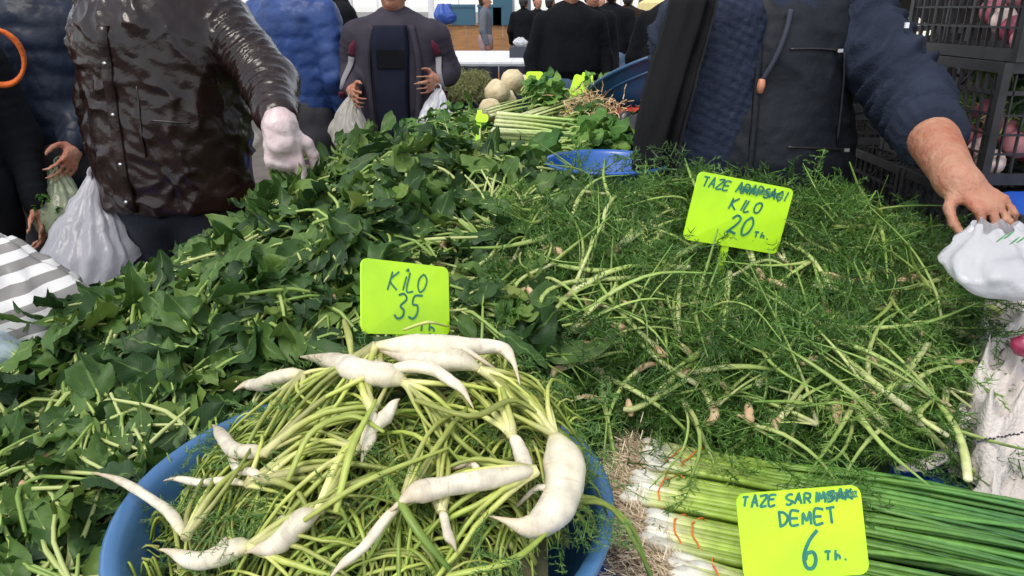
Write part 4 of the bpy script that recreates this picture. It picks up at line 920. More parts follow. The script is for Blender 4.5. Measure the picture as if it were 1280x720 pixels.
# ---- plastic bags
bag_white = mat('white_plastic_bag', (.70, .70, .73), .25, var=.10, trans=.4, alpha=.9, bump=.8, bscale=26)
bag_grey = mat('greyish_plastic_bag', (.55, .52, .46), .3, var=.15, trans=.4, alpha=.75, bump=.5, bscale=22)
bag_violet = mat('milky_violet_bag', (.52, .52, .58), .22, col2=(.72, .71, .75), trans=.5, alpha=.72, bump=.7, bscale=26, stretch=(1, 1, .35))
bag_clear = mat('clear_green_bag', (.36, .42, .26), .22, col2=(.50, .54, .40), trans=.35, alpha=.55, bump=.4, bscale=20)
def bag(name, label, topc, botc, w, d, m, seed=1, gather=.18, pleat=14, sag=.55, handles=True, group=None, n=22, tie=None, bulge=1.0):
    """hanging carrier bag: gathered neck at topc widening to a rounded base at botc"""
    e = empty(name, botc, label, 'bag', group); T_ = np.asarray(topc, float)-np.asarray(botc, float); L = np.linalg.norm(T_); na = 56
    t = np.linspace(0, 1, n); th = np.arange(na)*2*math.pi/na; s_ = np.random.default_rng(seed); ph = s_.uniform(0, 6.28, 4); rows = []
    for tt in t:
        full = math.sqrt(max(0, 1-((sag-tt)/sag)**2)) if tt < sag else 1-(1-gather)*((tt-sag)/(1-sag))**1.15
        full = max(full, .03)
        pl_ = 1+(.03+.16*max(0, tt-sag*.4))*np.sin(pleat*th+ph[0]+3*tt)+.06*np.sin(5*th+ph[1]+5*tt)+.05*np.sin(3*th+ph[2])
        c = T_*tt+np.array([.01*math.sin(4*tt+ph[3]), 0, 0])
        rows.append(np.stack([c[0]+w/2*full*pl_*np.cos(th)*bulge, c[1]+d/2*full*pl_*np.sin(th), np.full(na, c[2])+.006*np.sin(7*th+ph[1])*tt], -1))
    V = np.concatenate(rows); V = np.vstack([V, [[0, 0, -.004]]]); i = np.arange(n-1)[:, None]*na; j = np.arange(na)[None]; j2 = (j+1) % na
    Fs = [np.stack([i+j, i+j2, i+na+j2, i+na+j], -1).reshape(-1, 4), np.stack([(j[0]+1) % na, j[0], np.full(na, n*na)], -1)]
    V = V+np.stack([fbm(V, 9, seed, 2), fbm(V, 9, seed+1, 2), fbm(V, 9, seed+2, 2)], -1)*.006
    cr_ = sum(np.abs(np.sin((V@unit(s_.normal(size=3)))*fq+s_.uniform(0, 6)+2*fbm(V, 5, seed+k_, 1)))*am for k_, (fq, am) in enumerate(((34, .010), (60, .006), (90, .004))))
    V[:-1] += (V[:-1]-np.repeat(T_*t[:, None], na, 0))*[1, 1, 0]/max(w, d)*2*(cr_[:-1, None]-.010)      # crumpled film
    MB().add(V, Fs).build('sack', m, e)
    if handles:
        for sg in (-1, 1):
            P = spline([T_*.93+[sg*w*gather*.35, 0, 0], T_*1.06+[sg*w*.10, -.006, 0], T_*1.12+[0, sg*.008, 0]], 8)
            MB().tube(P, np.linspace(.014, .006, 8), 8, flat=.35).build('handle', m, e)
    return e

# ------------------------------------------------------------------ customer in the glossy brown jacket
leather = mat('glossy_brown_jacket', (.010, .005, .0048), .25, col2=(.018, .008, .007), scale=6, bump=.3, bscale=30, spec=.34)
navy_trousers = mat('navy_trousers', (.014, .016, .026), .85, var=.3, bump=.25, bscale=60)
CL = np.array([-1.055, 2.36, 0]); w_ = lambda a: a-CL
S1, E1, W1 = pt(278, 28, 2.28), pt(338, 104, 2.12), pt(350, 158, 1.90)
S2, E2, W2 = pt(140, 25, 2.28), pt(126, 118, 2.40), pt(130, 192, 2.48)
def leather_disp(V, prims):
    pid, al = along(V, prims); arm = np.array([p[2] < .11 for p in prims])[pid]
    ridge = lambda x: 1-np.abs(np.sin(x))
    d = .006*fbm(V*[1, 1, 1.3], 4, 5, 3)
    w1 = ridge(3.1416*(al*32+.8*fbm(V, 4, 8)))*.011*np.clip(.4+.8*fbm(V, 4, 9), 0, 1)
    q1 = ridge(3.1416*(V[:, 2]*8-V[:, 0]*7*np.sign(V[:, 0])+1.2*fbm(V, 2.0, 13)))**2*.018*np.clip(.35+fbm(V, 3.2, 14), 0, 1)
    q2 = ridge(3.1416*(V[:, 0]*13+V[:, 2]*4+1.0*fbm(V, 2.4, 23)))**2*.011*np.clip(.2+fbm(V, 3, 24), 0, 1)+ridge(3.1416*(V[:, 2]*24+V[:, 0]*14+1.5*fbm(V, 3.2, 33)))**2*.005*np.clip(.2+fbm(V, 4, 34), 0, 1)
    return d+np.where(arm, w1, q1+q2)
cust = person('customer in glossy dark brown quilted jacket reaching a gloved hand over the spinach', CL, 0, 1.80, .0075, None, leather, navy_trousers, arms=[[w_(S2), w_(E2), w_(W2)], [w_(S1), w_(E1), w_(W1)]],
              bulk=1.36, hem=.925, disp=leather_disp, sleeve_r=1.12, sleeve_end=(.9, .80), handdir=[None, (np.array([.08, -.18, -1]), np.array([0.25, -1, .2]), -1, (1.3, 1.2, .7), [(.12, .1, .1), (1.35, 1.3, .8), (1.4, 1.3, .8), (1.4, 1.3, .8)])])
glove = mat('milky_glove', (.62, .46, .46), .35, col2=(.72, .60, .60), scale=22, bump=.5, bscale=35, trans=.15)
gp = []; hand(gp, w_(W1), np.array([.08, -.18, -1]), np.array([.25, -1, .2]), -1, fingers=[(.12, .1, .1), (1.35, 1.3, .8), (1.4, 1.3, .8), (1.4, 1.3, .8)], size=1.03, inflate=.0055)
gp.insert(0, (w_(W1+(E1-W1)*.22), w_(W1), .043, .041, 1.)); gp.insert(1, (w_(W1), w_(W1)+[0, -.01, -.04], .041, .041, 1.)); blob('glove', gp, .005, glove, cust, .012, lambda V, p: .0022*fbm(V, 22, 4, 2))
# placket, snaps and pocket seam on the jacket front
zipm = mat('dark_trim', (.015, .012, .014), .4); snap = mat('snap_metal', (.55, .55, .56), .3, metal=.9)
jk = child(cust, 'jacket')
strip_on(jk, [(-.070, 1.46), (-.078, 1.25), (-.076, 1.08), (-.070, .935)], .036, .006, 'placket', leather, cust, 30)
for z in (1.36, 1.22, 1.08, .97):
    V_, Q_ = lathe([(0, 0), (.005, .001), (.006, .003), (0, .004)], 12); V_ = V_[:, [0, 2, 1]]*[1, -1, 1]; link('snap', mesh('snap', V_, Q_), snap, cust, (-.076, front(jk, -.076, z)-.005, z))
strip_on(jk, [(.03, 1.205), (.08, 1.20), (.13, 1.195)], .006, .0, 'pocket_zip', zipm, cust, 10); strip_on(jk, [(.0, 1.30), (.0, 1.10)], .006, .0, 'front_seam', leather, cust, 14)
bag('carrier_bag', 'milky white plastic carrier bag hanging from the hand of the brown jacket customer', pt(122, 222, 2.34), pt(96, 380, 2.30), .27, .18, bag_violet, 4, .14, 15, .40)

# ------------------------------------------------------------------ seller
sweat = mat('slate_navy_sweatshirt', (.020, .027, .047), .9, spec=.2, col2=(.012, .016, .031), scale=9, bump=.35, bscale=150)
vest = mat('black_padded_vest', (.006, .0075, .012), .6, spec=.25, col2=(.010, .0125, .019), scale=10, bump=.3, bscale=40)
lining = mat('quilted_navy_lining', (.010, .014, .034), .65, spec=.25, col2=(.017, .024, .052), scale=26, bump=.7, bscale=34)
flapm = mat('black_coat_edge', (.007, .0065, .008), .9, spec=.15, var=.3, bump=.2)
SL = np.array([.665, 2.13, 0]); w_ = lambda a: a-SL
S1, E1, W1 = pt(1062, 22, 2.02), pt(1140, 128, 1.86), pt(1196, 226, 1.56); hd = pt(1278, 283, 1.45)-W1
S2, E2, W2 = SL+[-.17, .09, 1.46], SL+[-.16, .24, 1.19], SL+[-.05, .30, .99]
def sw_disp(V, prims):
    pid, al = along(V, prims); arm = np.array([p[2] < .11 for p in prims])[pid]
    wr = (1-2*np.abs(np.sin(3.1416*(al/.05+V[:, 0]*6+.6*fbm(V, 3, 31)))))*.016*np.clip(.4+fbm(V, 3.5, 32), 0, 1)
    return .004*fbm(V, 6, 30, 3)+np.where(arm, wr, 0)
sell = person('seller in slate sweatshirt and black padded vest leaning over the fennel', SL, 0, 1.82, .0085, None, sweat, navy_trousers, arms=[[w_(S2), w_(E2), w_(W2)], [w_(S1), w_(E1), w_(W1)]],
              bulk=1.35, hem=.88, disp=sw_disp, arm_r=1.28, sleeve_r=1.38, sleeve_end=(.95, .42), top_name='sweatshirt', handdir=[None, (hd, np.array([-.15, -.25, 1]), 1, (.5, .6, .4), [(.75, .8, .5), (.55, .75, .5), (.5, .75, .5), (.5, .8, .5)])])
s = 1.82/1.75
vp = [(np.array([0, 0, .75]), np.array([0, 0, 1.12]), .272, .272, .74, .03, .80), (np.array([0, 0, 1.12]), np.array([0, .005, 1.36]), .272, .245, .76), (np.array([-.11, .01, 1.44]), np.array([.11, .01, 1.44]), .142, .142, .98), (np.array([0, .02, 1.50]), np.array([0, .0, 1.56]), .092, .085, 1.)]
blob('vest', vp, .0085, vest, sell, .03, lambda V, p: .005*fbm(V, 4.5, 41, 3)+.004*(1-np.abs(np.sin(6.283*(V[:, 2]*4+V[:, 0]*2+.7*fbm(V, 2, 43))))))
fr = lambda x: -.272*.74*math.sqrt(max(.05, 1-(x/.30)**2))
vp = [(np.array([-.185, fr(-.185)+.02, .88]), np.array([-.16, fr(-.16)+.02, 1.48]), .095, .095, .5), (np.array([-.12, fr(-.12)+.025, .88]), np.array([-.105, fr(-.105)+.025, 1.48]), .06, .06, .5)]
blob('lining', vp, .008, lining, sell, .02, lambda V, p: .003*np.sin(V[:, 0]*180+V[:, 2]*90)*np.sin(V[:, 2]*180-V[:, 0]*60))
P_ = []; nf = 40; nc = 25
for i in range(nf):      # open coat front hanging loose: a thick panel with soft vertical folds
    z = 1.53-.72*i/(nf-1); xl = np.interp(z, [.81, 1.18, 1.53], [-.36, -.325, -.275]); xr = np.interp(z, [.81, 1.0, 1.18, 1.53], [-.275, -.255, -.245, -.205])
    for jx in range(nc):
        u = jx/(nc-1); x = xl+(xr-xl)*u+.010*math.sin(z*9); fold = .016*math.sin(u*9+z*3.5)*(1.55-z)/.5+.010*math.sin(u*17-z*6)
        P_.append([x, -.222-.05*math.sin(u*2.4)-fold+.13*(1-u)**2.5, z])
P_ = np.array(P_); P_[:, 1] += .012*fbm(P_, 4, 61, 3); bk_ = P_+[0, .030, 0]; i = np.arange(nf-1)[:, None]*nc; jx = np.arange(nc-1)[None]; Qf = np.stack([i+jx, i+nc+jx, i+nc+jx+1, i+jx+1], -1).reshape(-1, 4); o9 = nf*nc
i0 = np.arange(nf-1)*nc; j0 = np.arange(nc-1); l0 = (nf-1)*nc
edge = np.concatenate([np.stack([i0, i0+o9, i0+nc+o9, i0+nc], -1), np.stack([i0+nc-1, i0+2*nc-1, i0+2*nc-1+o9, i0+nc-1+o9], -1), np.stack([j0, j0+1, j0+1+o9, j0+o9], -1), np.stack([j0+l0, j0+l0+o9, j0+l0+1+o9, j0+l0+1], -1)])
flap = MB().add(np.vstack([P_, bk_]), [Qf, Qf[:, ::-1]+o9, edge]).build('coat_flap', flapm, sell)
MB().tube(P_.reshape(nf, nc, 3)[:, -1]+[0, .012, 0], .010, 8, flat=.9).build('flap_hem', mat('lighter_hem', (.030, .028, .030), .9, spec=.2), sell)  # edge band slightly lighter than the flap
cord = mat('hood_cord', (.026, .030, .048), .85); toggle = mat('orange_toggle', (.50, .20, .12), .5)
vs = child(sell, 'vest')
strip_on(vs, [(.015, 1.41), (.09, 1.41), (.15, 1.405)], .006, .0, 'pocket_zip', zipm, sell, 12); strip_on(vs, [(.03, 1.175), (.11, 1.17), (.20, 1.16)], .006, .0, 'pocket_zip', zipm, sell, 12); strip_on(vs, [(.17, 1.40), (.175, 1.30), (.17, 1.18)], .006, .0, 'pocket_seam', vest, sell, 12)
strip_on(vs, [(-.06, 1.50), (-.055, 1.30), (-.06, 1.05), (-.065, .90)], .020, .003, 'front_edge', vest, sell, 26)
Pc = [np.array([x, front(vs, x, z)-.009, z]) for x, z in ((.012, 1.50), (.0, 1.45), (-.022, 1.39), (-.048, 1.335))]
MB().tube(spline(Pc, 16), .0062, 8).build('drawstring', cord, sell); P1 = Pc[-1]
MB().tube([P1+[0, 0, .004], P1+[-.001, -.001, -.012], P1+[-.002, 0, -.028]], [.008, .0105, .0075], 9).build('toggle', toggle, sell)
for x, z in ((.15, 1.405), (.20, 1.16)): MB().box((x, front(vs, x, z)-.006, z), (.013, .006, .008)).build('zip_pull', snap, sell, False)
sw_o = child(sell, 'sweatshirt'); MB().box((.292, front(sw_o, .292, 1.465)-.002, 1.465), (.009, .006, .013)).build('sleeve_pin', mat('pin_white', (.8, .8, .8), .3), sell, False)
# ribbed cuff where the sleeve is pushed up
C0 = w_(E1+(W1-E1)*.34); C1 = w_(E1+(W1-E1)*.50); V_, Fs_, _u = tube([C0+(C1-C0)*t for t in np.linspace(0, 1, 9)], np.array([.078, .080, .080, .079, .078, .077, .076, .075, .072]), 72)
cc = np.repeat((np.array([C0+(C1-C0)*t for t in np.linspace(0, 1, 9)])), 72, 0); rib = 1+.016*np.sign(np.sin(np.arange(72)*math.pi*.5)); V_[:648] = cc+(V_[:648]-cc)*np.tile(rib, 9)[:, None]
MB().add(V_, Fs_).build('cuff', sweat, sell)
# white bag with green print under his hand
e = bag('produce_bag', 'white plastic bag with green print gripped by the seller', pt(1240, 283, 1.42), pt(1262, 372, 1.36), .19, .15, bag_white, 9, .35, 11, .5, handles=False, bulge=1.05)
gprint = mat('green_print', (.08, .32, .10), .5)
b = MB(); tp = pt(1258, 296, 1.315)-pt(1262, 372, 1.36)
for k in range(5):
    a = .5*k; c = tp+np.array([.012*k-.012, -.004, .006*math.sin(k*2)]); b.tube([c+[-.006, 0, -.008], c+[0, -.003, 0], c+[.008, 0, .006]], [.002, .004, .002], 6, flat=.3)
b.build('print', gprint, e)

# ------------------------------------------------------------------ white woven sack
sackm = mat('white_woven_sack', (.60, .55, .51), .8, col2=(.50, .45, .42), scale=7, bump=.5, bscale=160)
stitch = mat('dark_stitching', (.05, .045, .05), .8)
sc_ = ptZ(1275, 520, .80); e = empty('woven_sack', sc_, 'crumpled white woven sack with a stitched seam beside the fennel', 'sack')
nu, nv = 70, 60; U_, V0 = np.meshgrid(np.linspace(0, 1, nu), np.linspace(0, 1, nv), indexing='ij')
cor = [ptZ(1195, 612, .76), ptZ(1345, 640, .76), ptZ(1345, 385, .86), ptZ(1204, 388, .87)]
PX = (cor[0][None, None]*((1-U_)*(1-V0))[..., None]+cor[1]*(U_*(1-V0))[..., None]+cor[2]*(U_*V0)[..., None]+cor[3]*((1-U_)*V0)[..., None])
env = np.clip(np.minimum.reduce([U_/.16, (1-U_)/.16, V0/.10, (1-V0)/.14]), 0, 1); env = env*env*(3-2*env); fl = np.stack([U_, V0, 0*U_], -1).reshape(-1, 3)
rg = lambda f, an, sd: (1-np.abs(np.sin(math.pi*(f*(U_*math.cos(an)+V0*math.sin(an))+.9*fbm(fl, .9, sd, 2).reshape(U_.shape)))))
PX[..., 2] += env*(.045+.060*rg(2.0, .5, 81)**1.6+.040*rg(3.0, -1.1, 82)**2+.022*rg(5, 1.3, 83)**2+.008*fbm(fl, 5, 84, 3).reshape(U_.shape))
wob = .030*(1-env); PX[..., 0] += wob*fbm(fl, 2.2, 85, 2).reshape(U_.shape); PX[..., 1] += wob*fbm(fl, 2.2, 86, 2).reshape(U_.shape)
PX = PX.reshape(-1, 3)-sc_; i = np.arange(nu*nv).reshape(nu, nv); Qs = np.stack([i[:-1, :-1], i[1:, :-1], i[1:, 1:], i[:-1, 1:]], -1).reshape(-1, 4)
MB().add(PX, Qs).build('cloth', sackm, e)
def sackfold(path, w, name='fold', flat=.4):
    P = np.array([ptZ(a, b_, z) for a, b_, z in path])-sc_; Q = spline(P, 24); V_, Fs_, uv_ = tube(Q, w*np.interp(np.linspace(0, 1, 24), [0, .15, .7, 1], [.35, 1, .95, .4]), 14, flat=flat)
    V_ = V_+np.stack([fbm(V_, 12, 5, 3), fbm(V_, 12, 6, 3), fbm(V_, 12, 7, 3)], -1)*.006; MB().add(V_, Fs_).build(name, sackm, e)
sackfold([(1118, 584, .775), (1160, 580, .78), (1192, 560, .80), (1206, 505, .83)], .016, 'rim')
for k in range(16):
    a = ptZ(1216+k*5, 552-k*.9+(k % 3), .872)-sc_; bb = ptZ(1219+k*5, 552-k*.9+(k % 2), .873)-sc_; MB().tube([a, (a+bb)/2+[0, 0, .002], bb], .0016, 5).build('stitch', stitch, e)
on = hit(1276, 432, .0); V_, Q_ = lathe([(0, -.02), (.012, -.017), (.021, -.004), (.020, .008), (.009, .017), (.004, .024), (0, .03)], 18)
oe = link('red_onion', mesh('red_onion', V_*1.0, Q_), mat('red_onion_skin', (.38, .04, .10), .35, col2=(.22, .02, .06), scale=30), loc=ptZ(1279, 432, .93)); tag(oe, 'pink red onion lying on the white woven sack', 'onion')

# ------------------------------------------------------------------ crates
crate_m = mat('black_crate_plastic', (.012, .012, .014), .4, col2=(.03, .03, .033), scale=12)
def crate_meshes(w, d, h):
    def side(L):
        b = MB(); t = .012; nb = int(L/.034)
        b.box((0, 0, h-.012), (L-.032, t, .024)); b.box((0, 0, .014), (L-.032, t, .028)); b.box((0, 0, h*.76), (L-.032, t*.7, .010))
        for k in range(1, nb): b.box((-L/2+L*k/nb, 0, h*.5), (.0034, t*.7, h-.054))
        for z in (.26, .42, .58): b.box((0, 0, h*z), (L-.032, t*.6, .005))
        for sg in (-1, 1): b.box((sg*L*.22, 0, h*.86), (.006, t*.5, .10), rot=Matrix.Rotation(sg*.9, 3, 'Y'))
        return b.mesh('lattice_side', False)
    me = {'l': side(w), 's': side(d), 'c': MB().box((0, 0, h/2), (.02, .02, h)).mesh('corner_post', False)}
    b = MB()
    for k in range(9): b.box((-w/2+w*(k+.5)/9, 0, .005), (w/9-.016, d-.03, .008))
    for k in range(5): b.box((0, -d/2+d*(k+.5)/5, .0115), (w-.03, .02, .005))
    me['b'] = b.mesh('slatted_base', False)
    for m in me.values(): m.materials.append(crate_m)
    return me
CM = crate_meshes(.40, .54, .288)
def crate(label, x, y, z, rz=0, group=None):
    e = empty('plastic_crate', (x, y, z), label, 'crate', group, rz); w, d = .40, .54
    for sg in (-1, 1):
        link('lattice_side', CM['l'], None, e, (0, sg*(d/2-.008), 0)); o = link('lattice_side', CM['s'], None, e, (sg*(w/2-.008), 0, 0)); o.rotation_euler = (0, 0, math.pi/2)
        for s2 in (-1, 1): link('corner_post', CM['c'], None, e, (sg*(w/2-.01), s2*(d/2-.01), 0))
    link('slatted_base', CM['b'], None, e); return e
P_, F_ = sheet(1.15, 1.92, 1.62, 1.87, 1.083, 50, 20, .003, 9, .05); tag(MB().add(P_, F_).build('tarp_cover', tarp), 'blue tarp spread over the black crates below the crate of greens', 'tarp')
for x, y, nm in ((1.305, 1.87, 'beside the fennel heap'), (1.305, 2.42, 'behind those beside the fennel heap'), (1.715, 1.87, 'on the outer side under the tarp')):
    for k in range(4): crate(['bottom', 'second', 'third', 'topmost'][k]+' black crate of the tarp covered stack '+nm, x, y, .002+.2695*k).scale = (1, 1, .93)
crate('black mesh crate of greens and red turnips resting on the blue tarp', 1.345, 2.105, 1.096)
crate('black mesh crate stacked on the crate of greens, holding turnips', 1.365, 2.10, 1.386)
for k in range(5): crate(['bottom', 'second', 'third', 'fourth', 'topmost'][k]+' black mesh crate of the tall floor stack behind the seller', 1.34+.012*(k % 2), 2.98, .002+.290*k, .03*(k % 3-1))
crate('lone black mesh crate on the ground behind the seller', .80, 2.95, .002); crate('black mesh crate on top of the lone one behind the seller', .81, 2.95, .292); crate('uppermost crate of the short pile behind the seller', .80, 2.95, .582)
turn_m = mat('turnip_skin', (.45, .12, .16), .45, ramp=[(0, (.18, .02, .05)), (.5, (.42, .10, .14)), (1, (.62, .48, .44))])
q = np.random.default_rng(91); V_, Q_ = lathe([(0, -.045), (.004, -.034), (.022, -.022), (.034, -.004), (.033, .01), (.02, .024), (.007, .028), (0, .028)], 16); tm = mesh('turnip', V_, Q_); tm.materials.append(turn_m)
for lev, (zb, cx) in enumerate(((1.115, 1.345), (1.405, 1.365))):
    for k in range(22):
        o = link('turnip', tm, None, None, (cx-.16+.064*(k % 6), 1.875+.05*(k//6)+.01*(k % 2), zb+.03+.042*(k % 2)+.02*(k//6))); o.rotation_euler = (q.uniform(-2, 2), q.uniform(-2, 2), 0)
        tag(o, 'red and white turnip in the %s mesh crate' % ('lower' if lev == 0 else 'upper'), 'turnip', 'turnips in the %s crate' % ('lower' if lev == 0 else 'upper'))
gr = MB(); Ms = [[] for _ in range(12)]
for k in range(150):
    M = frame(q.normal(size=3), q.normal(size=3)); M[:3, :3] *= .55; M[:3, 3] = (1.345+q.uniform(-.15, .15), 1.90+q.uniform(0, .36), 1.13+q.uniform(.05, .15)); Ms[k % 12].append(M)
for k in range(12): gr.inst(LEAVES[k].proto(), np.array(Ms[k]))
tag(gr.build('crate_greens', [sp_leaf_i, sp_stem]), 'loose green leaves filling the lower mesh crate', 'greens', kind='stuff')
P_, F_ = sheet(1.04, 1.44, 2.70, 3.28, 1.458, 40, 40, .030, 17, .06); tag(MB().add(P_, F_).build('sack_cloth', mat('cream_cloth', (.72, .68, .58), .8, var=.2, bump=.2)), 'cream cloth lying over the tall crate stack', 'cloth')

cx_ = np.linspace(1.0, 4.2, 90); cz_ = np.linspace(.05, 2.75, 14); X, Z = np.meshgrid(cx_, cz_, indexing='ij'); Yc = 3.55+.05*np.sin(X*19)+.03*np.sin(X*41+1)+.02*np.sin(Z*3); i_ = np.arange(X.size).reshape(X.shape)
tag(MB().add(np.stack([X.ravel(), Yc.ravel(), Z.ravel()], -1), np.stack([i_[:-1, :-1], i_[1:, :-1], i_[1:, 1:], i_[:-1, 1:]], -1).reshape(-1, 4)).build('dark_backdrop', mat('interior_dark', (.020, .018, .016), .9, spec=.15, var=.4, bump=.2)), 'added dark interior curtain hanging behind the stacked black crates', 'backdrop')  # dark sheet added to stand in for the dim hall interior

# ------------------------------------------------------------------ bowls, tub and produce on the second table
bowl_m = mat('royal_blue_plastic', (.020, .085, .36), .3, col2=(.03, .12, .42), scale=5)
c = ptY(757, 213, 1.97); hb0 = 1.005
basin('small_bowl', 'lower of two nested royal blue plastic bowls behind the heaps', c, .150, hb0, hb0+.085, bowl_m); basin('small_bowl', 'upper of two nested royal blue plastic bowls behind the heaps', c, .162, hb0+.025, hb0+.125, bowl_m)
tubm = mat('dark_blue_tub', (.012, .055, .13), .35, col2=(.018, .075, .17), scale=4)
ra = R(16.5); e = basin('wash_tub', 'big dark blue plastic tub leaning with its side showing behind the celery', (0, 0), .24, 0, .14, tubm)
zx = UP*math.cos(ra)-RT*math.sin(ra); xx = RT*math.cos(ra)+UP*math.sin(ra); M = np.eye(4); M[:3, 0] = xx; M[:3, 2] = zx; M[:3, 1] = np.cross(zx, xx); M[:3, 3] = pt(812, 90, 2.85)-zx*.14; e.matrix_basis = MW(M)
redm = mat('red_plastic', (.42, .035, .02), .4); t_c = pt(812, 148, 2.6); e = basin('red_tray', 'shallow red plastic tray under the tipped blue tub', t_c, .12, t_c[2]-.03, t_c[2]+.02, redm)
blk = mat('black_bin_bag', (.012, .012, .015), .3, bump=.6, bscale=18)
bag('refuse_bag', 'crumpled black plastic bag between the celery and the seller', pt(800, 140, 2.42), pt(792, 192, 2.40), .20, .14, blk, 14, .45, 9, .5, handles=False)
cel_st = gradmat('celery_stalk', [(0, (.62, .66, .34)), (.5, (.44, .56, .16)), (1, (.20, .38, .07))]); cel_lf = leafmat('celery_leaf', [(0, (.04, .12, .02)), (.5, (.08, .20, .035)), (1, (.18, .32, .06))])
cel_lf_i = leafmat('celery_leaf_mass', [(0, (.03, .09, .02)), (.5, (.07, .17, .03)), (1, (.14, .26, .05))], True)
CLM = []
for i in range(6):
    r_ = np.random.default_rng(500+i); me = leaf_proto(.03, r_.uniform(.05, .09), r_.uniform(.018, .03), r_.uniform(-.9, .6), r_.uniform(-.2, .5), .3, i+40).mesh('leaf'); me.materials.append(cel_lf); me.materials.append(sp_stem); CLM.append(me)
mound = MB(); xs = np.linspace(-.42, .30, 26); ys = np.linspace(2.3, 3.45, 36); X, Y = np.meshgrid(xs, ys, indexing='ij')
env = np.clip(np.minimum.reduce([(X+.42)/.12, (.30-X)/.12, (Y-2.3)/.1, (3.45-Y)/.12]), 0, 1); ZM = .915+env*(.10+.05*(Y-2.3)); i_ = np.arange(X.size).reshape(X.shape)
mound.add(np.stack([X.ravel(), Y.ravel(), ZM.ravel()], -1), np.stack([i_[:-1, :-1], i_[1:, :-1], i_[1:, 1:], i_[:-1, 1:]], -1).reshape(-1, 4), m=2); Ms = []
for k in range(900):
    x, y = q.uniform(-.4, .28), q.uniform(2.32, 3.42); M = frame([q.normal(), q.normal(), q.normal(0, .3)], [q.normal(0, .5), q.normal(0, .5), 1]); M[:3, :3] *= .7; M[:3, 3] = (x, y, float(.915+min(1, max(0, min((x+.42)/.12, (.3-x)/.12)))*(.10+.05*(y-2.3)))+q.uniform(-.01, .02)); Ms.append(M)
for k in range(12): mound.inst(LEAVES[k].proto(), np.array(Ms[k::12]))
tag(mound.build('celery_leaf_pile', [cel_lf_i, sp_stem, heap_fill]), 'bed of green leaves under the celery bunches', 'leaves', kind='stuff')
def bunch(label, A, B, n, hw, hh, rs, nl, leafsc=1., cat='celery', name='celery_bunch'):
    A = np.asarray(A); B = np.asarray(B); ax = unit(B-A); L = np.linalg.norm(B-A); sd_ = unit(np.cross([0, 0, 1.], ax)); up = np.cross(ax, sd_)
    e = empty(name, A, label, cat)
    for k in range(n):
        u, w = q.uniform(-1, 1), q.uniform(-.6, 1); fan = 1+q.uniform(.0, .7)
        Q = spline([sd_*u*hw+up*w*hh, ax*L*.35+sd_*u*hw*1.0+up*w*hh, ax*L*.75+sd_*u*hw*fan+up*(w*hh*fan-.01)], 9)
        rr = rs*q.uniform(.7, 1.15); MB().tube(Q, np.linspace(rr, rr*.55, 9), 7, flat=.65).build('stalk', cel_st, e)
    for k in range(nl):
        u, w = q.uniform(-1.2, 1.2), q.uniform(-.3, 1.2); c = ax*L*q.uniform(.55, .95)+sd_*u*hw*1.3+up*w*hh*1.2
        M = frame(ax+sd_*q.normal(0, .6)+up*q.normal(.1, .4), up+q.normal(0, .4, 3)); M[:3, :3] *= leafsc*q.uniform(.8, 1.3); M[:3, 3] = c; link('leaf', CLM[k % 6], None, e, mw=MW(M))
    return e
bunch('thick celery bunch with squared pale cut ends beside the spinach crest', pt(616, 176, 2.40), pt(775, 184, 2.38), 24, .055, .045, .0125, 46)
bunch('celery bunch with long pale stalks above the squared one', pt(622, 152, 2.55), pt(770, 165, 2.5), 20, .05, .030, .011, 46)
bunch('slanting celery bunch with bright stalks and leafy tops', pt(660, 152, 2.62), pt(760, 118, 2.9), 12, .035, .03, .008, 20)
bunch('celery bunch resting above the tan root bundle', pt(685, 118, 2.95), pt(760, 128, 3.05), 14, .05, .03, .010, 12)
bunch('dark leafy parsley bunch beside the celery roots', pt(612, 150, 2.75), pt(690, 128, 2.8), 10, .06, .05, .005, 80, .75, 'parsley', 'parsley_bunch')
bunch('leafy green bunch lying behind the stacked blue bowls', pt(640, 205, 2.30), pt(740, 190, 2.28), 12, .05, .03, .007, 40)
bunch('small leafy bunch at the top of the spinach crest', pt(600, 190, 2.2), pt(660, 205, 2.15), 10, .05, .02, .006, 30)
cr_m = mat('celeriac_skin', (.62, .52, .33), .7, col2=(.45, .36, .20), scale=30, bump=.6, bscale=50)
for k, (a, b_, d_, rr) in enumerate(((640, 102, 3.05, .050), (622, 116, 2.95, .052), (613, 138, 2.85, .046), (632, 128, 3.0, .05), (655, 108, 3.15, .045))):
    V_, Q_ = lathe([(0, -rr*.9), (rr*.5, -rr*.8), (rr*.92, -rr*.35), (rr, .0), (rr*.85, rr*.5), (rr*.45, rr*.8), (rr*.2, rr*.95), (0, rr*.95)], 26); V_ = V_*(1+.10*fbm(V_, 10, k, 2))[:, None]
    e = link('celeriac', mesh('celeriac', V_, Q_), cr_m, loc=pt(a, b_, d_)); e.rotation_euler = (q.uniform(-.6, .6), q.uniform(-.6, .6), q.uniform(0, 6)); tag(e, ['top', 'big middle', 'lowest', 'shaded inner', 'rear'][k]+' cream celery root in the pile beside the parsley', 'celeriac')
P0 = pt(748, 148, 2.62); hb_ = MB(); V_ = []; T_ = []
for k in range(900):
    c = P0+[q.normal(0, .045), q.normal(0, .05), q.normal(0, .022)]+np.array([.05, 0, -.05])*q.uniform(-1, 1); p = c; d = unit(q.normal(size=3)+[.4, -.6, -.2])
    for jx in range(3):
        c2 = p+d*.02; w = unit(np.cross(d, q.normal(size=3)))*.0016; n = len(V_); V_ += [p-w, p+w, c2+w, c2-w]; T_.append([n, n+1, n+2, n+3]); p = c2; d = unit(d+q.normal(0, .5, 3))
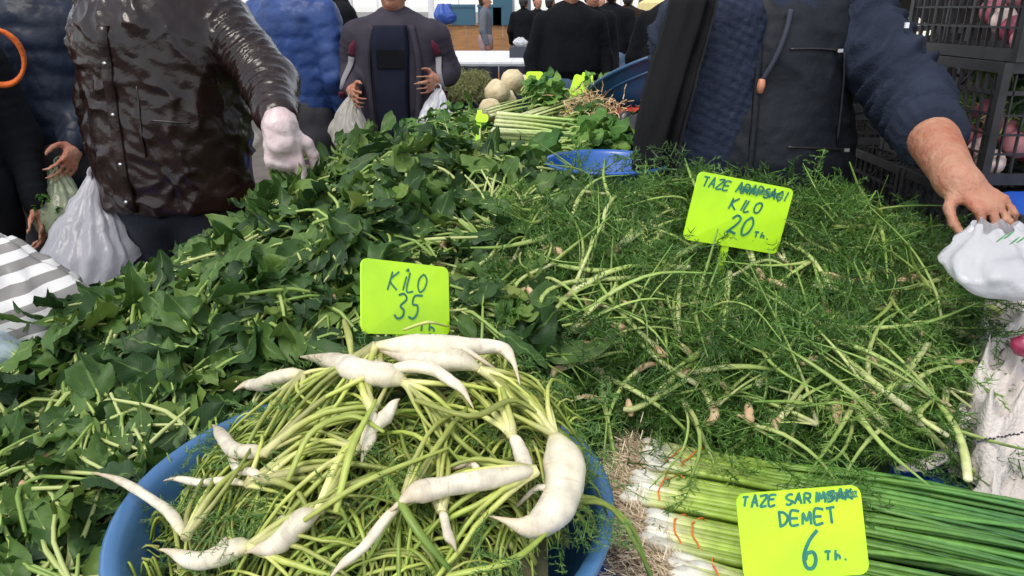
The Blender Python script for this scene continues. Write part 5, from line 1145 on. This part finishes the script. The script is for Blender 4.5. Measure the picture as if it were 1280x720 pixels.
hb_.add(V_, np.array(T_)); V2, Q2 = lathe([(0, -.03), (.04, -.025), (.055, 0), (.035, .025), (0, .03)], 14); hb_.add(V2*[1.1, 1, .9]+P0, Q2)
tag(hb_.build('root_bundle', mat('tan_roots', (.50, .34, .18), .85, ramp=[(0, (.36, .22, .11)), (1, (.62, .45, .26))], island=1)), 'matted tan root ends of a vegetable bundle beside the tipped tub', 'roots')
for lab, cs, d_ in (('small blank yellow-green price card behind the celery roots', [(660, 90), (680, 90), (678, 107), (655, 107)], 3.1), ('narrow yellow-green price card standing by the tipped tub', [(715, 92), (733, 97), (730, 124), (714, 118)], 2.9), ('little yellow-green card among the parsley stems', [(727, 91), (742, 91), (740, 104), (727, 104)], 3.1), ('small yellow-green card low beside the celery roots', [(597, 142), (612, 144), (609, 153), (592, 153)], 2.7)):
    sign(lab, cs, d_, [], facing=True, stake_len=.10)

# ------------------------------------------------------------------ people further back
def puffm(n, c, r=.45): return mat(n, tuple(.8*x for x in c), r, spec=.25, var=.35, scale=8, bump=.25, bscale=40)
blackc = mat('black_coat_cloth', (.006, .0065, .009), .9, var=.3, bump=.2, spec=.15); denim = mat('faded_denim', (.10, .16, .28), .85, var=.35, scale=12, bump=.2, bscale=120)
greytr = mat('grey_trousers', (.045, .045, .055), .85, var=.3); pinktr = mat('dusty_rose_trousers', (.30, .20, .20), .85, var=.2)
navyp = puffm('navy_puffer', (.012, .020, .042)); bluep = puffm('blue_puffer', (.030, .072, .24))
greyj = mat('grey_violet_jacket', (.040, .034, .048), .8, var=.25, bump=.2, spec=.2); greys = mat('grey_sweater', (.10, .11, .135), .85, var=.25)
def at(px, d): return np.array([(px-640)/F*d, 0, 0])+np.array([0, d*1.05, 0])   # axis distance -> ground position near the horizon line
def stand(px, Y): # feet position under image column px for chest at horizontal distance Y
    d = Y*math.cos(PITCH)+.35*math.sin(PITCH); return np.array([(px-640)/F*d, Y, 0])
# navy puffer shopper with a clear bag of greens
L0 = stand(62, 2.95); wr = pt(76, 190, 2.78)-L0
pn = person('shopper in dark navy quilted puffer holding a clear bag of greens', L0, .15, 1.80, .011, None, navyp, greytr, arms=[None, [np.array([.13, 0, 1.46]), np.array([.14, .06, 1.20]), np.array([wr[0]+.02, wr[1], wr[2]+.02])]], bulk=1.15, hem=.86, disp=puff(.085, .007, 3, .005), sleeve_r=1.15, sleeve_end=(.97, .95))
bag('clear_bag', 'clear plastic bag of leafy greens hanging from the navy puffer shopper', pt(76, 205, 2.74), pt(66, 296, 2.74), .18, .12, bag_clear, 21, .12, 12, .42)
gi = MB(); Ms = []
for k in range(60):
    M = frame([q.normal(0, .4), q.normal(0, .4), 1], q.normal(size=3)); M[:3, :3] *= .36; M[:3, 3] = pt(68, 290, 2.74)+[np.clip(q.normal(0, .022), -.04, .04), np.clip(q.normal(0, .012), -.02, .02), min(.12, abs(q.normal(.02, .04)))]; Ms.append(M)
for k in range(12): gi.inst(LEAVES[k].proto(), np.array(Ms[k::12]))
tag(gi.build('bagged_greens', [cel_lf_i, sp_stem]), 'leafy greens inside the clear plastic bag', 'greens', kind='stuff')
# black coat at the left with the orange ring
L0 = stand(-85, 2.55); pk = person('shopper in plain black coat wearing an orange hooped collar trim', L0, .6, 1.66, .012, None, blackc, blackc, bulk=1.05, hem=.35)
th = np.linspace(0, 2*math.pi, 30); ring_c = pt(-2, 72, 2.32)-L0; ca, sa = math.cos(-.6), math.sin(-.6)
P = np.array([[.066*math.cos(t), -.01*math.sin(t), .082*math.sin(t)] for t in th])+np.array([ring_c[0]*ca-ring_c[1]*sa, ring_c[0]*sa+ring_c[1]*ca, ring_c[2]])
MB().tube(P, .014+.003*np.sin(3*th), 10, cap=False, flat=.55).build('hoop_trim', mat('orange_trim', (.70, .14, .015), .8, var=.3, scale=30, bump=.4, bscale=90), pk)
# blue puffer, seen from behind
L0 = stand(372, 4.2); pb = person('shopper in bright blue quilted puffer turned away behind the brown jacket', L0, 2.7, 1.82, .013, None, bluep, greytr, bulk=1.22, hem=1.0, disp=puff(.072, .006, 7, .006), sleeve_r=1.12)
bag('tomato_bag', 'pale plastic bag of tomatoes hanging beside the blue puffer', pt(301, 135, 3.4), pt(304, 196, 3.4), .15, .11, bag_grey, 23, .2, 10, .45)
tom = mat('tomato_red', (.55, .05, .025), .3); V_, Q_ = lathe([(0, -.03), (.024, -.024), (.036, 0), (.03, .02), (.012, .027), (0, .024)], 16)
for k, (a, b_) in enumerate(((296, 140), (308, 143))): tag(link('tomato', mesh('tomato', V_, Q_), tom, loc=pt(a, b_, 3.36)), 'red tomato showing at the mouth of the pale bag', 'tomato', 'tomatoes in the pale bag')
tag(MB().box(pt(288, 170, 3.5), (.07, .10, .24)).build('red_carton', mat('red_card', (.35, .03, .03), .6), None, False), 'upright red carton beside the pale tomato bag', 'carton')
# dark figure between
person('shopper in black standing behind the blue puffer', stand(428, 5.0), 2.0, 1.80, .016, None, blackc, blackc, bulk=1.0, hem=.7)
# grey jacket man with bags
L0 = stand(497, 4.0); wl, wrr = pt(441, 112, 3.72)-L0, pt(545, 100, 3.72)-L0
pg = person('man in open grey violet jacket with red and white sleeve trim carrying two bags', L0, 0, 1.71, .011, None, greyj, greytr, hair_m=hair_grey, arms=[[np.array([-.20, 0, 1.38]), np.array([-.25, .05, 1.2]), wl], [np.array([.20, 0, 1.38]), np.array([.255, .06, 1.2]), wrr]], bulk=1.2, hem=.86)
gj = child(pg, 'jacket'); pull = mat('dark_blue_pullover', (.012, .014, .028), .9, var=.3, spec=.15)
strip_on(gj, [(-.01, 1.43), (-.01, 1.30), (-.012, 1.12), (-.005, .90)], np.interp(np.linspace(0, 1, 30), [0, .25, 1], [.17, .19, .165]), .010, 'pullover', pull, pg, 30)
MB().box((-.01, front(gj, -.01, 1.27)-.012, 1.275), (.13, .008, .085)).build('chest_panel', blackc, pg, False)
redt = mat('crimson_trim', (.10, .008, .026), .85); whit = mat('pale_grey_trim', (.19, .18, .19), .85)
for sg in (-1, 1):
    strip_on(gj, [(sg*.095, 1.43), (sg*.125, 1.25), (sg*.115, 1.0), (sg*.10, .88)], .035, .014, 'lapel', greyj, pg, 24)
    strip_on(gj, [(sg*.19, 1.36), (sg*.215, 1.29)], .040*np.interp(np.linspace(0, 1, 10), [0, .4, 1], [.15, 1, .9]), -.002, 'red_trim', redt, pg, 10); strip_on(gj, [(sg*.215, 1.28), (sg*.235, 1.19), (sg*.25, 1.13)], .034*np.interp(np.linspace(0, 1, 12), [0, .4, 1], [1, .8, .5]), -.002, 'white_trim', whit, pg, 12); strip_on(gj, [(sg*.25, 1.125), (sg*.25, 1.09)], .030, -.002, 'red_trim', redt, pg, 8)
bag('white_bag', 'white plastic bag hanging from the hand of the grey jacket man', pt(547, 112, 3.68), pt(549, 172, 3.68), .17, .12, bag_white, 31, .16, 12, .4); bag('grey_bag', 'greyish plastic bag in the other hand of the grey jacket man', pt(441, 122, 3.68), pt(435, 190, 3.68), .18, .12, bag_grey, 33, .16, 12, .4)

# market crowd by the bright openings
CROWD = [('bearded man in grey sweater and rose trousers standing at the white table', 607, 15.2, 1.5, 1.76, greys, pinktr, 1.0, .92),
         ('black coated shopper with back turned beyond the white table', 655, 15.8, 2.8, 1.72, blackc, greytr, 1.25, .85), ('dark hooded shopper beside the one with grey trousers', 688, 16.2, 2.4, 1.72, blackc, blackc, 1.1, .8),
         ('stout man in black jacket and blue jeans walking toward the stall', 712, 6.5, .1, 1.75, blackc, denim, 1.45, 1.03), ('shopper in black close behind the stout man', 738, 8.2, .3, 1.75, blackc, blackc, 1.15, .85),
         ('shopper in black jacket and pale jeans walking away', 762, 9.4, 3.0, 1.78, blackc, denim, 1.2, .95), ('shopper with a cream backpack walking away', 783, 11.0, 2.9, 1.76, blackc, blackc, 1.2, .7),
         ('distant shopper in dark coat past the cream backpack', 803, 15.5, 2.5, 1.68, blackc, greytr, 1.1, .8), ('distant shopper in teal grey coat near the yellow awning', 818, 16.0, .5, 1.66, mat('teal_coat', (.02, .04, .05), .8), blackc, 1.1, .8),
         ('broad shopper in black half hidden by the seller', 838, 6.4, 2.6, 1.74, blackc, blackc, 1.5, .8), ('thin shopper in black far behind the stout man', 672, 17.0, .4, 1.74, blackc, blackc, 1.0, .8), ('slight shopper in navy puffer far behind the stout man', 750, 16.5, .6, 1.74, navyp, blackc, 1.0, .8)]
VAR = [blackc, mat('charcoal_coat', (.022, .023, .028), .9, spec=.15, var=.3), mat('brown_coat', (.030, .020, .014), .9, spec=.15, var=.3), mat('slate_coat', (.016, .022, .036), .9, spec=.15, var=.3)]
for ci, (lab, px, Y_, rz, hh, tm_, bm_, bk, hem) in enumerate(CROWD):
    if tm_ is blackc and 'black' not in lab and 'dark hooded' not in lab: tm_ = VAR[ci % 4]
    p_ = person(lab, stand(px, Y_), rz, hh, .018 if Y_ > 8 else .014, None, tm_, bm_, bulk=bk, hem=hem)
    if 'backpack' in lab:
        blob('backpack', [(np.array([-.06, .24, 1.08]), np.array([-.05, .24, 1.36]), .10, .09, .8), (np.array([.06, .24, 1.08]), np.array([.05, .24, 1.36]), .10, .09, .8)], .018, mat('cream_backpack', (.62, .55, .47), .8, var=.2), p_, .04)
bag('shopper_bag', 'white plastic bag carried by the shopper with the cream backpack', ptY(779, 58, 10.6), ptY(779, 88, 10.6), .24, .16, bag_white, 41, .2, 10, .45); 
tag(MB().tube(spline([ptY(806, 75, 9.5), ptY(812, 66, 9.5), ptY(820, 68, 9.5), ptY(815, 80, 9.5)], 12), .06, 8).build('red_bundle', redm), 'red cloth bundle lying behind the tipped tub', 'bundle')

# far white table with hanging greens
e = stall('white_table', 'long white topped table draped in navy cloth across the hall', -1.05, .70, 11.3, 14.5, .80, white_paint, steel)
for k, (x0, x1) in enumerate(((-1.04, -.2), (-.18, .69))):
    P_, F_ = sheet(x0, x1, 0, .55, 0, 50, 14, .0, 3); V_ = np.stack([P_[:, 0], 11.27+.03*np.sin(P_[:, 0]*26+k), .14+P_[:, 1]*1.1], -1)
    tag(MB().add(V_, F_).build('table_skirt', darkcloth), ['navy cloth hanging from the white table behind the dry greens', 'navy cloth hanging from the white table beside the stout man'][k], 'cloth')
hay = MB(); Ms = []
for k in range(260):
    M = frame([q.normal(0, .3), -.3+q.normal(0, .2), -1], q.normal(size=3)); M[:3, :3] *= 2.2; M[:3, 3] = (q.uniform(-1.0, -.42), 11.15+q.uniform(-.06, .06), .70+q.uniform(-.12, .05)); Ms.append(M)
for k in range(8): hay.inst((FROND[k].proto()), np.array(Ms[k::8]))
tag(hay.build('hanging_herbs', mat('dry_herb', (.22, .24, .09), .8, ramp=[(0, (.14, .17, .05)), (1, (.34, .33, .15))], island=1)), 'drying pale green herbs hanging from the edge of the white table', 'herbs')
tag(MB().box((.13, 12.4, .88), (.34, .3, .16)).build('dark_box', mat('dark_box_card', (.03, .035, .05), .6), None, False), 'dark grey box on the white table', 'box')
bag('parcel', 'tan paper wrapped parcel at the end of the white table', (.56, 12.0, 1.22), (.55, 12.0, .80), .34, .26, mat('tan_paper', (.50, .30, .18), .7, var=.3, bump=.3), 61, .4, 8, .5, handles=False); bag('parcel', 'small white bag on the white table beside the dark box', (.14, 12.4, 1.10), (.14, 12.4, .96), .22, .2, bag_white, 62, .3, 8, .5, handles=False)

# hall side: boarded stall fronts, posts and glazed bays
YW = 18.0
def bx(name, c, size, m, parent=None): return MB().box(c, size).build(name, m, parent, False)
e = empty('board_front', (-1.2, YW-.6, 0), 'row of orange wooden boards fronting a stall across the hall', 'stall front')
for k in range(14): bx('board', (-3.6+k*.40-0, 0, .60), (.392, .03, 1.18), wood2, e)
bx('rail', (-1.0, -.03, 1.21), (5.7, .05, .05), wood, e)
teal = mat('teal_crate_plastic', (.03, .10, .15), .5); bluec = mat('bright_blue_sheet', (.03, .08, .34), .5)
for k, (x, w, h) in enumerate(((-1.05, .5, .42), (-.48, .5, .42), (-.20, .42, .62))):
    e = empty('stacked_box', (x, YW-.45, 1.19), ['teal plastic box on the board front beside the blue bundle', 'teal plastic box standing next to its twin on the board front', 'taller grey blue box behind the grey sweater man'][k], 'box'); z0 = 0
    for sx, sy, dx, dy in ((w, .02, 0, -.2), (w, .02, 0, .2), (.02, .38, -w/2+.01, 0), (.02, .38, w/2-.01, 0)): bx('side', (dx, dy, h/2), (sx, sy, h), teal, e)
    bx('rim', (0, -.215, h-.03), (w+.03, .02, .06), teal, e); bx('base', (0, 0, .012), (w-.05, .36, .02), teal, e)
bag('blue_bundle', 'blue plastic bundle on the board front', (-1.45, YW-.6, 1.62), (-1.42, YW-.6, 1.19), .5, .35, bluec, 51, .5, 7, .5, handles=False)
glass = mat('hall_glass', (.92, .94, .96), .08, alpha=.10); frame_m = white_paint
fac = empty('hall_facade', (0, YW+1, 0), 'bright glazed side of the market hall with pale frames', 'building')
for k in range(-7, 8):
    x = k*1.9; bx('post', (x, 0, 2.2), (.12, .14, 4.4), frame_m if k % 3 else steel, fac)
    if k < 7:
        bx('lower_panel', (x+.95, .02, .44), (1.78, .06, .88), mat('panel_grey', (.30, .31, .33), .7, var=.3), fac)
        for zz in (.92, 2.1, 3.3, 4.36): bx('rail', (x+.95, 0, zz), (1.78, .08, .07), frame_m, fac)
        for jx in (0, 1, 2):
            p = bx('pane', (x+.35+.6*jx, .01, 2.63), (.58, .006, 3.35), glass, fac)
            if jx: bx('mullion', (x+.05+.6*jx, 0, 2.63), (.035, .05, 3.35), frame_m, fac)
for k, (x, m_) in enumerate(((.32, teal), (5.4, steel))):
    e = bx('pillar', (x if k else .30, YW-.3, 2.0), (.22, .22, 4.0), mat('slate_pillar', (.10, .13, .17), .6), None); tag(e, ['slate grey pillar behind the grey sweater man', 'slate grey pillar far along the hall'][k], 'pillar')
# pale yellow parasol beyond the seller
e = empty('parasol', (3.25, 14.5, 0), 'pale yellow market parasol beyond the crowd', 'parasol'); ym = mat('pale_yellow_canvas', (.80, .68, .32), .8, var=.12, trans=.25)
V_, Q_ = lathe([(0, .62), (.4, .50), (1.0, .16), (1.02, .0)], 8); link('canopy', mesh('canopy', V_+[0, 0, 1.45], Q_, smooth=False), ym, e); MB().tube([[0, 0, 0], [0, 0, 2.1]], .025, 8).build('pole', steel, e); MB().tube([[0, 0, .0], [0, 0, .06]], .22, 16).build('foot', steel, e)

# stall on the left behind the shoppers
e = stall('side_stall', 'plank side stall with maroon cloth behind the navy puffer shopper', -4.2, -2.05, 4.3, 5.3, .95, wood, wood)
P_, F_ = sheet(-4.2, -1.6, 0, .9, 0, 60, 16, 0, 3); tag(MB().add(np.stack([P_[:, 0], 4.22+.025*np.sin(P_[:, 0]*22), .06+P_[:, 1]], -1), F_).build('maroon_drape', maroon), 'maroon cloth hanging down the front of the side stall', 'cloth')
e = empty('cardboard_box', (-3.0, 4.75, .955), 'brown cardboard box with red printed strokes on the side stall', 'box'); card = mat('brown_cardboard', (.36, .21, .10), .8, var=.25)
for sx, sy, dx, dy in ((.7, .012, 0, -.22), (.7, .012, 0, .22), (.012, .42, -.344, 0), (.012, .42, .344, 0)): bx('wall', (dx, dy, .19), (sx, sy, .38), card, e)
bx('base', (0, 0, .006), (.67, .41, .01), card, e); redink = mat('red_print', (.50, .05, .03), .7)
for P in ([[.1, -.229, .3], [.2, -.229, .1], [.3, -.229, .28]], [[.15, -.229, .2], [.25, -.229, .22]], [[.0, -.229, .1], [.08, -.229, .32]]): MB().tube(P, .010, 6, flat=.2).build('printed_stroke', redink, e)
bx('steel_edge', (0, -.02, .40), (.78, .46, .02), steel, e)
bag('grey_sack', 'lumpy grey sack on top of the cardboard box', (-3.0, 4.72, 1.75), (-2.98, 4.72, 1.37), .62, .36, mat('grey_sack_cloth', (.16, .15, .15), .85, var=.3, bump=.3), 55, .5, 8, .5, handles=False)
ora = mat('orange_peel', (.70, .22, .02), .5, bump=.1); V_, Q_ = lathe([(0, -.04), (.03, -.03), (.042, 0), (.03, .03), (0, .04)], 14); om = mesh('orange', V_, Q_); om.materials.append(ora)
for k in range(14): tag(link('orange', om, None, None, (-2.42+.083*(k % 5)+.02*(k//5), 4.42+.075*(k//5), .995)), 'orange in a row on the side stall', 'orange', 'oranges on the side stall')

# striped bag at the table's left end
m = bpy.data.materials.new('striped_bag_plastic'); m.use_nodes = True; t = m.node_tree; b_ = t.nodes['Principled BSDF']; b_.inputs['Roughness'].default_value = .35
tc = t.nodes.new('ShaderNodeTexCoord'); mp = t.nodes.new('ShaderNodeMapping'); mp.inputs['Rotation'].default_value = (0, R(12), 0); wv = t.nodes.new('ShaderNodeTexWave'); wv.bands_direction = 'Z'; wv.inputs['Scale'].default_value = 8.5; wv.inputs['Distortion'].default_value = .9; wv.inputs['Detail'].default_value = 1; wv.inputs['Detail Scale'].default_value = 1
cr = t.nodes.new('ShaderNodeValToRGB'); cr.color_ramp.elements[0].position = .47; cr.color_ramp.elements[0].color = (.20, .19, .18, 1); cr.color_ramp.elements[1].position = .53; cr.color_ramp.elements[1].color = (.62, .61, .60, 1)
t.links.new(tc.outputs['Object'], mp.inputs[0]); t.links.new(mp.outputs[0], wv.inputs[0]); t.links.new(wv.outputs[0], cr.inputs[0]); t.links.new(cr.outputs[0], b_.inputs['Base Color'])
bag('striped_bag', 'grey and white striped plastic carrier bag slumped beside the spinach', pt(-18, 300, 1.62), pt(30, 452, 1.58), .32, .24, m, 66, .22, 9, .55, handles=True)
bag('clear_bag', 'pale bluish clear plastic bag in front of the striped bag', pt(-20, 395, 1.50), pt(-2, 472, 1.47), .12, .12, mat('bluish_clear_bag', (.50, .62, .72), .2, trans=.3, alpha=.6, bump=.4, bscale=25), 67, .3, 9, .5, handles=False)
